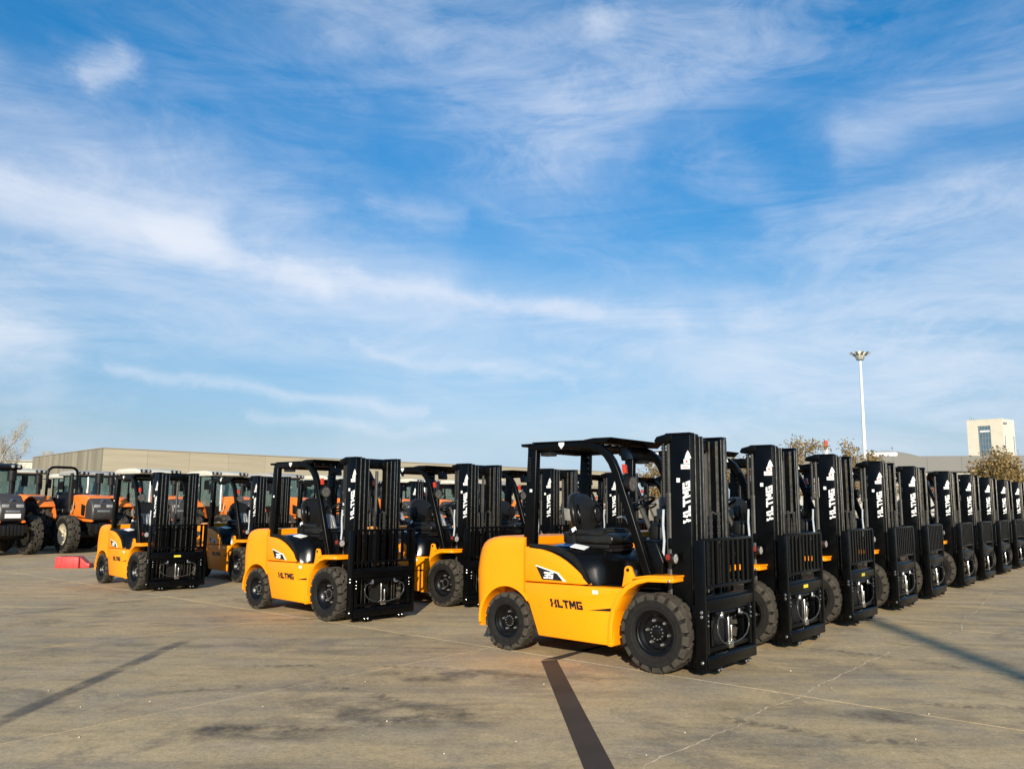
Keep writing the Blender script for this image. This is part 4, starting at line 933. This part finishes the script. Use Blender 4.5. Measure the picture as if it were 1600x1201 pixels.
def build_warehouse():
    t = empty('warehouse', None, dirv(-26.32, 110)); o = Vector((0, 0, 0)); H = 7.44
    u = Vector((math.sin(R(47.6)), math.cos(R(47.6)), 0)); w = Vector((-u.y, u.x, 0))           # right face along u, left face along w
    fr = frame_fn(o, u, Vector((u.y, -u.x, 0))); fl = frame_fn(o, w, -u)
    LR, LL = 93.0, 33.6
    P_ = lambda n, mb, m, par=t, **k: ob(n, mb, m, par, **k)
    core = P_('wall', lbox(fr, 0, LR, -LL, -.1, 0, H - .15), 'grey_wall', smooth=0)
    n = 18; pw = LR / n
    for i in range(n):
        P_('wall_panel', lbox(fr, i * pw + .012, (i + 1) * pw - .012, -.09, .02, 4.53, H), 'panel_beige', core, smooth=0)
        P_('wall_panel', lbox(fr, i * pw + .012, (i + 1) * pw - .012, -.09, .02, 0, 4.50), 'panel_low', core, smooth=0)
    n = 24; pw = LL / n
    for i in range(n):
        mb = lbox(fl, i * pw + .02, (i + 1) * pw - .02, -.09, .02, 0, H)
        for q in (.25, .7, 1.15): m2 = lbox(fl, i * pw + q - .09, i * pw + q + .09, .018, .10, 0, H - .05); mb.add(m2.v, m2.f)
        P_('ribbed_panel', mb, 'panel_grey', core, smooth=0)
    P_('coping', lbox(fr, -.15, LR + .1, -.5, .12, H, H + .12), 'grey_wall', smooth=0)
    P_('coping', lbox(fl, .4, LL + .1, -.5, .14, H, H + .12), 'grey_wall', smooth=0)
    P_('roof', lbox(fr, .3, LR - .3, -LL + .3, -.5, H - .3, H - .05), 'grey_wall', smooth=0)
    P_('roof_vent', lbox(fl, 28.3, 30.2, -1.4, -.4, H, H + .75), 'grey_wall', bevel=.05)
    tag(t, 'long low warehouse with beige panel front and grey ribbed end wall', 'warehouse')
build_warehouse()
def build_left_house():
    c = dirv(-31.0, 165); t = empty('house', None, c); u = Vector((math.cos(R(31)), math.sin(R(31)), 0)); fr = frame_fn(Vector((0, 0, 0)), u, Vector((u.y, -u.x, 0)))
    ob('wall', lbox(fr, -6, 7, -8, 0, 0, 7.6), 'pale_wall', t, smooth=0)
    ob('roof', lbox(fr, -6.3, 7.3, -8.3, .3, 7.6, 7.95), 'light_wall', t, smooth=0)
    ob('cornice', lbox(fr, -6.1, 7.1, 0, .25, 5.3, 5.6), 'grey_wall', t, smooth=0)
    for a in (-4.6, -2.2, .2, 2.6, 5.0):
        wn = ob('window', lbox(fr, a - .6, a + .6, .0, .06, 2.6, 4.4), 'window_blue', t, smooth=0); ob('sill', lbox(fr, a - .7, a + .7, .0, .12, 2.5, 2.6), 'light_wall', wn, smooth=0)
    tag(t, 'small cream building peeking out behind the bare tree, left of warehouse', 'building')
build_left_house()
def build_grey_hall():
    c = dirv(26.5, 150); t = empty('factory_hall', None, c); u = Vector((math.cos(R(18)), -math.sin(R(18)), 0)); fr = frame_fn(Vector((0, 0, 0)), u, Vector((u.y, -u.x, 0)) if u.cross(Vector((0, 0, 1))).dot(c) < 0 else Vector((u.y, -u.x, 0)))
    n = Vector((u.y, -u.x, 0)); 
    if n.dot(c) > 0: n = -n
    fr = frame_fn(Vector((0, 0, 0)), u, n)
    ob('wall', lbox(fr, -24, 40, -30, 0, 0, 7.0), 'light_wall', t, smooth=0)
    for k in range(16): ob('wall_panel', lbox(fr, -24 + k * 4 + .04, -20 + k * 4 - .04, .0, .05, .3, 6.6), 'light_wall', t, smooth=0)
    ro = ob('roof', lbox(fr, -24.5, 40.5, -30.5, .6, 7.0, 9.5), 'hall_roof', t, smooth=0)
    for k in range(13): ob('roof_panel', lbox(fr, -24.5 + k * 5 + .05, -19.5 + k * 5 - .05,   .6, .66, 7.1, 9.42), 'hall_roof', ro, smooth=0)
    mb = MB(); pts = [(-9 + 9.0 * k / 12, 9.5 + 1.0 * math.sin(PI * min(1, .15 + .85 * k / 12))) for k in range(13)]
    mb.prism([(-9, 9.48)] + pts + [(0, 9.48)], -9, -1.2, lambda a, y, b: (a, y, b)); mb.v = [fr(*p) for p in mb.v]; ob('curved_roof', mb, 'hall_roof', ro)
    ob('white_vent', lbox(fr, -8.3, -3.6, -1.1, -.2, 9.5, 10.25), 'white_paint', ro, bevel=.3, seg=3)
    tag(t, 'low grey factory hall with dark roof band behind the autumn trees', 'hall')
build_grey_hall()
def build_tower():
    p1, p2, p3 = dirv(29.03, 386), dirv(30.92, 380), dirv(31.50, 388); H = 36.0
    t = empty('office_tower', None, p2); a, b, c = p1 - p2, Vector((0, 0, 0)), p3 - p2; d = a + c
    mb = MB(); mb.add([(*q[:2], z) for z in (0, H) for q in (a, b, c, d)], [(0, 1, 2, 3), (7, 6, 5, 4), (0, 4, 5, 1), (1, 5, 6, 2), (2, 6, 7, 3), (3, 7, 4, 0)])
    w = ob('wall', mb, 'cream_wall', t, smooth=0)
    u = (a - b); L = u.length; u.normalize(); n = Vector((u.y, -u.x, 0)); n = -n if n.dot(p2) > 0 else n
    fr = frame_fn(b, u, n)
    ob('glazing', lbox(fr, L * .34, L * .66, .0, .10, 4, H * .93), 'window_blue', t, smooth=0)
    for k in range(12): ob('window_bar', lbox(fr, L * .34, L * .66, .09, .22, 5 + k * 2.35, 5.25 + k * 2.35), 'window_frame', t, smooth=0)
    for f in (.34, .42, .50, .58, .655): ob('mullion', lbox(fr, L * f - .06, L * f + .06, .09, .25, 4, H * .93), 'window_frame', t, smooth=0)
    ob('light_strip', lbox(fr, L * .36, L * .63, .2, .3, H * .865, H * .885), 'white_paint', t, smooth=0)
    ob('window_surround', lbox(fr, L * .33, L * .67, .0, .3, H * .93, H * .94), 'light_wall', t, smooth=0)
    u2 = (c - b); L2 = u2.length; u2.normalize(); n2 = Vector((u2.y, -u2.x, 0)); n2 = -n2 if n2.dot(p2) > 0 else n2; fr2 = frame_fn(b, u2, n2)
    for f in (.12, .88): ob('slit_window', lbox(fr2, L2 * f - .22, L2 * f + .22, .0, .1, 4, H * .82), 'window_blue', t, smooth=0)
    ob('side_lamp', lbox(fr2, .2, 2.6, .0, .5, H * .945, H * .965), 'window_frame', t, smooth=0)
    for k, f in enumerate((.93, .88, .82, .76, .70)): ob('antenna', lbox(fr, L * f - .07, L * f + .07, -1, -.86, H, H + 2.0 - .35 * k), 'window_frame', t, smooth=0)
    ob('parapet', lbox(fr, -.1, L + .1, -.3, .06, H, H + .35), 'cream_wall', t, smooth=0)
    tag(t, 'cream office tower with tall blue glazed strip above the autumn trees', 'tower')
build_tower()
def build_chimney():
    c = dirv(20.91, 250); t = empty('chimney', None, c); H = 1.56 + 250 * math.tan(R(4.12)); k = 9
    for i in range(k):
        z1 = H - i * 2.1; z0 = max(0, z1 - 2.1) if i < k - 1 else 0
        if z0 >= z1: break
        ob('band', MB().lathe([(z0, .0), (z0, .55 + .02 * i), (z1, .53 + .02 * i), (z1, .0)], 16, (0, 0, 0), 'Z'), 'chimney_red' if i % 2 == 0 else 'white_paint', t, smooth=40)
    tag(t, 'thin chimney banded red and white between two autumn trees', 'chimney')
build_chimney()

# ------------------------------------------------------------------ lamp masts
def build_lamp_mast(loc, label):
    t = empty('lamp_mast', None, loc); H = 17.0
    ob('pole', MB().tube([(0, 0, 0), (0, 0, H - .7)], .23, 16, r1=.115), 'pole_white', t, smooth=50)
    ob('base_flange', MB().tube([(0, 0, 0), (0, 0, .06)], .4, 16), 'pole_white', t)
    ob('lower_ring', MB().lathe([(H - .82, .12), (H - .82, .36), (H - .74, .40), (H - .68, .36), (H - .68, .12)], 20, (0, 0, 0), 'Z'), 'window_frame', t, smooth=40)
    hd = ob('head', MB().lathe([(H - .68, .30), (H - .42, .52), (H - .30, .62), (H - .12, .55), (H + .05, .36), (H + .14, .14), (H + .15, .001)], 20, (0, 0, 0), 'Z'), 'head_cream', t, smooth=40)
    for k in range(10):
        a = 2 * PI * k / 10 + .2; d = Vector((math.cos(a), math.sin(a), 0)); s = Vector((-d.y, d.x, 0))
        ob('floodlight', MB().obox(d * .78 + Vector((0, 0, H - .22)), d * .24 + Vector((0, 0, .14)), s * .11, Vector((0, 0, .04)) - d * .02), 'window_frame', t)
        ob('port', MB().obox(d * .44 + Vector((0, 0, H - .52)), d * .03, s * .07, Vector((0, 0, .06))), 'window_frame', hd)
    tag(t, label, 'lamp mast', 'tall lamp masts')
mat('head_cream', (.62, .60, .46), .5, var=.1)
build_lamp_mast(dirv(23.22, 90), 'tall white lamp mast with crown of floodlights against the sky')
build_lamp_mast(Vector((4.85 - math.sin(SUN_AZ) * 36, 9.5 - math.cos(SUN_AZ) * 36, 0)), 'lamp mast behind the camera whose soft shadow crosses the concrete at right')

# ------------------------------------------------------------------ trees
def grow(rnd, H, r0, depth, spread, up, nb, lenf=.62):
    """returns limb segments and twig points"""
    segs, tips = [], []
    def br(p, d, L, r, k):
        n = 4; pts = [p]; q = p.copy(); dd = d.copy()
        for i in range(n):
            dd = (dd + Vector((rnd.uniform(-1, 1), rnd.uniform(-1, 1), rnd.uniform(-.6, 1) * up)) * .17).normalized(); q = q + dd * L / n; pts.append(q.copy())
        segs.append((pts, r, r * .55, 6 if k < 2 else 4))
        if k >= depth - 1:
            tips.extend(pts[1:])
        if k < depth:
            for j in range(nb + (1 if k == 0 else 0)):
                i = rnd.randint(2 if k else 2, n); a = rnd.uniform(0, 2 * PI); s = spread * rnd.uniform(.7, 1.3)
                o = dd.orthogonal().normalized(); o = Matrix.Rotation(a, 3, dd) @ o
                br(pts[i], (dd + o * s + Vector((0, 0, up * .35))).normalized(), L * lenf * rnd.uniform(.8, 1.15), r * .5, k + 1)
    br(Vector((0, 0, 0)), Vector((rnd.uniform(-.08, .08), rnd.uniform(-.08, .08), 1)).normalized(), H * .42, r0, 0)
    zmax = max(p.z for s in segs for p in s[0]); f = H / zmax
    segs = [([p * f for p in pts], a, b, n) for pts, a, b, n in segs]; tips = [p * f for p in tips]
    return segs, tips
def tree_variant(seed, H, r0, depth, spread, up, nb, leaves, size, jit, bark, leaf):
    rnd = random.Random(seed); segs, tips = grow(rnd, H, r0, depth, spread, up, nb)
    tr = MB(); tw = MB()
    for i, (pts, a, b, n) in enumerate(segs): (tr if n == 6 else tw).tube(pts, a, n, b, cap=False)
    tm = tr.mesh('trunk', smooth=60, fix=False); wm = tw.mesh('branches', smooth=60, fix=False); tm.materials.append(MATS[bark]); wm.materials.append(MATS[bark])
    lv = MB()
    for k in range(leaves):
        p = rnd.choice(tips) + Vector((rnd.gauss(0, jit), rnd.gauss(0, jit), rnd.gauss(0, jit)))
        d = Vector((rnd.gauss(0, 1), rnd.gauss(0, 1), rnd.gauss(0, 1))).normalized(); e = d.orthogonal().normalized(); e = Matrix.Rotation(rnd.uniform(0, 6), 3, d) @ e; g = d.cross(e); s = size * rnd.uniform(.55, 1.25)
        lv.add([p - e * s, p + g * s * .55 + d * s * .15, p + e * s, p - g * s * .55 + d * s * .15], [(0, 1, 2, 3)])
    lm = None
    if leaves:
        lm = bpy.data.meshes.new('crown'); lm.from_pydata(lv.v, [], lv.f); lm.materials.append(MATS[leaf])
    return tm, wm, lm
def put_tree(var, loc, rz, s, name, label, group):
    t = empty(name, None, loc, rz); t.scale = (s, s, s)
    ob('trunk', var[0], None, t); ob('branches', var[1], None, t)
    if var[2]: ob('crown', var[2], None, t)
    tag(t, label, 'tree', group)
def build_trees():
    V = [tree_variant(s, 5.0, .085, 3, .75, .30, 5, 3000, .08, .15, 'bark', 'leaf_autumn') for s in (21, 22, 23)]
    big = tree_variant(31, 4.6, .10, 3, .95, .22, 6, 14000, .085, .20, 'bark', 'leaf_autumn')
    G = 'brown-leaved trees behind the forklifts'
    put_tree(big, dirv(31.5, 41), 1.0, .84, 'autumn_tree', 'large tree with golden brown leaves at the right edge of the picture', G)
    put_tree(big, dirv(34.4, 43), 3.0, .9, 'autumn_tree', 'brown-leaved tree cut off by the right picture edge', G)
    spec = [(9.4, 50, 0, .86, 'brown-leaved tree seen through the cab of the nearest forklift'),
            (15.4, 52, 1, .90, 'brown-leaved tree between the masts of the first two front-row forklifts'),
            (18.9, 47, 2, 1.03, 'brown-leaved tree standing up just left of the red-white chimney'),
            (22.1, 47, 0, .99, 'brown-leaved tree between the chimney and the tall lamp mast'),
            (12.2, 55, 2, .88, 'brown-leaved tree right behind the mast of the nearest forklift'),
            (25.6, 62, 1, .78, 'low brown-leaved tree just right of the lamp mast foot'),
            (27.3, 64, 2, .76, 'low brown-leaved tree in front of the grey hall'),
            (28.9, 60, 0, .72, 'low brown-leaved tree below the left corner of the cream tower')]
    for k, (az, d, v, s, lab) in enumerate(spec): put_tree(V[v], dirv(az, d), k * 1.7, s, 'autumn_tree', lab, G)
    B = tree_variant(41, 7.8, .09, 4, .34, .75, 5, 1800, .05, .16, 'bark_pale', 'leaf_pale')
    put_tree(B, dirv(-31.9, 72), .4, .98, 'bare_tree', 'almost leafless pale tree at the left edge, above the tractors', 'bare trees at left')
    put_tree(B, dirv(-31.3, 78), 4.1, .86, 'bare_tree', 'smaller bare tree beside the cream building at far left', 'bare trees at left')
    put_tree(B, dirv(-35.0, 80), 2.4, 1.1, 'bare_tree', 'bare tree cut off by the left picture edge', 'bare trees at left')
    H = [tree_variant(s, 2.9, .04, 3, .6, .4, 3, 700, .07, .12, 'bark', 'leaf_pale') for s in (51, 52)]
    for k, (az, d) in enumerate(((-25.0, 62), (-21.6, 63), (-17.6, 64), (-8.0, 66), (-4.0, 66), (.5, 67))):
        put_tree(H[k % 2], dirv(az, d), k, 1.0 + .05 * (k % 3), 'young_tree', 'thin young tree in front of the warehouse, %s from the left' % ORD[k], 'young trees before the warehouse')
build_trees()
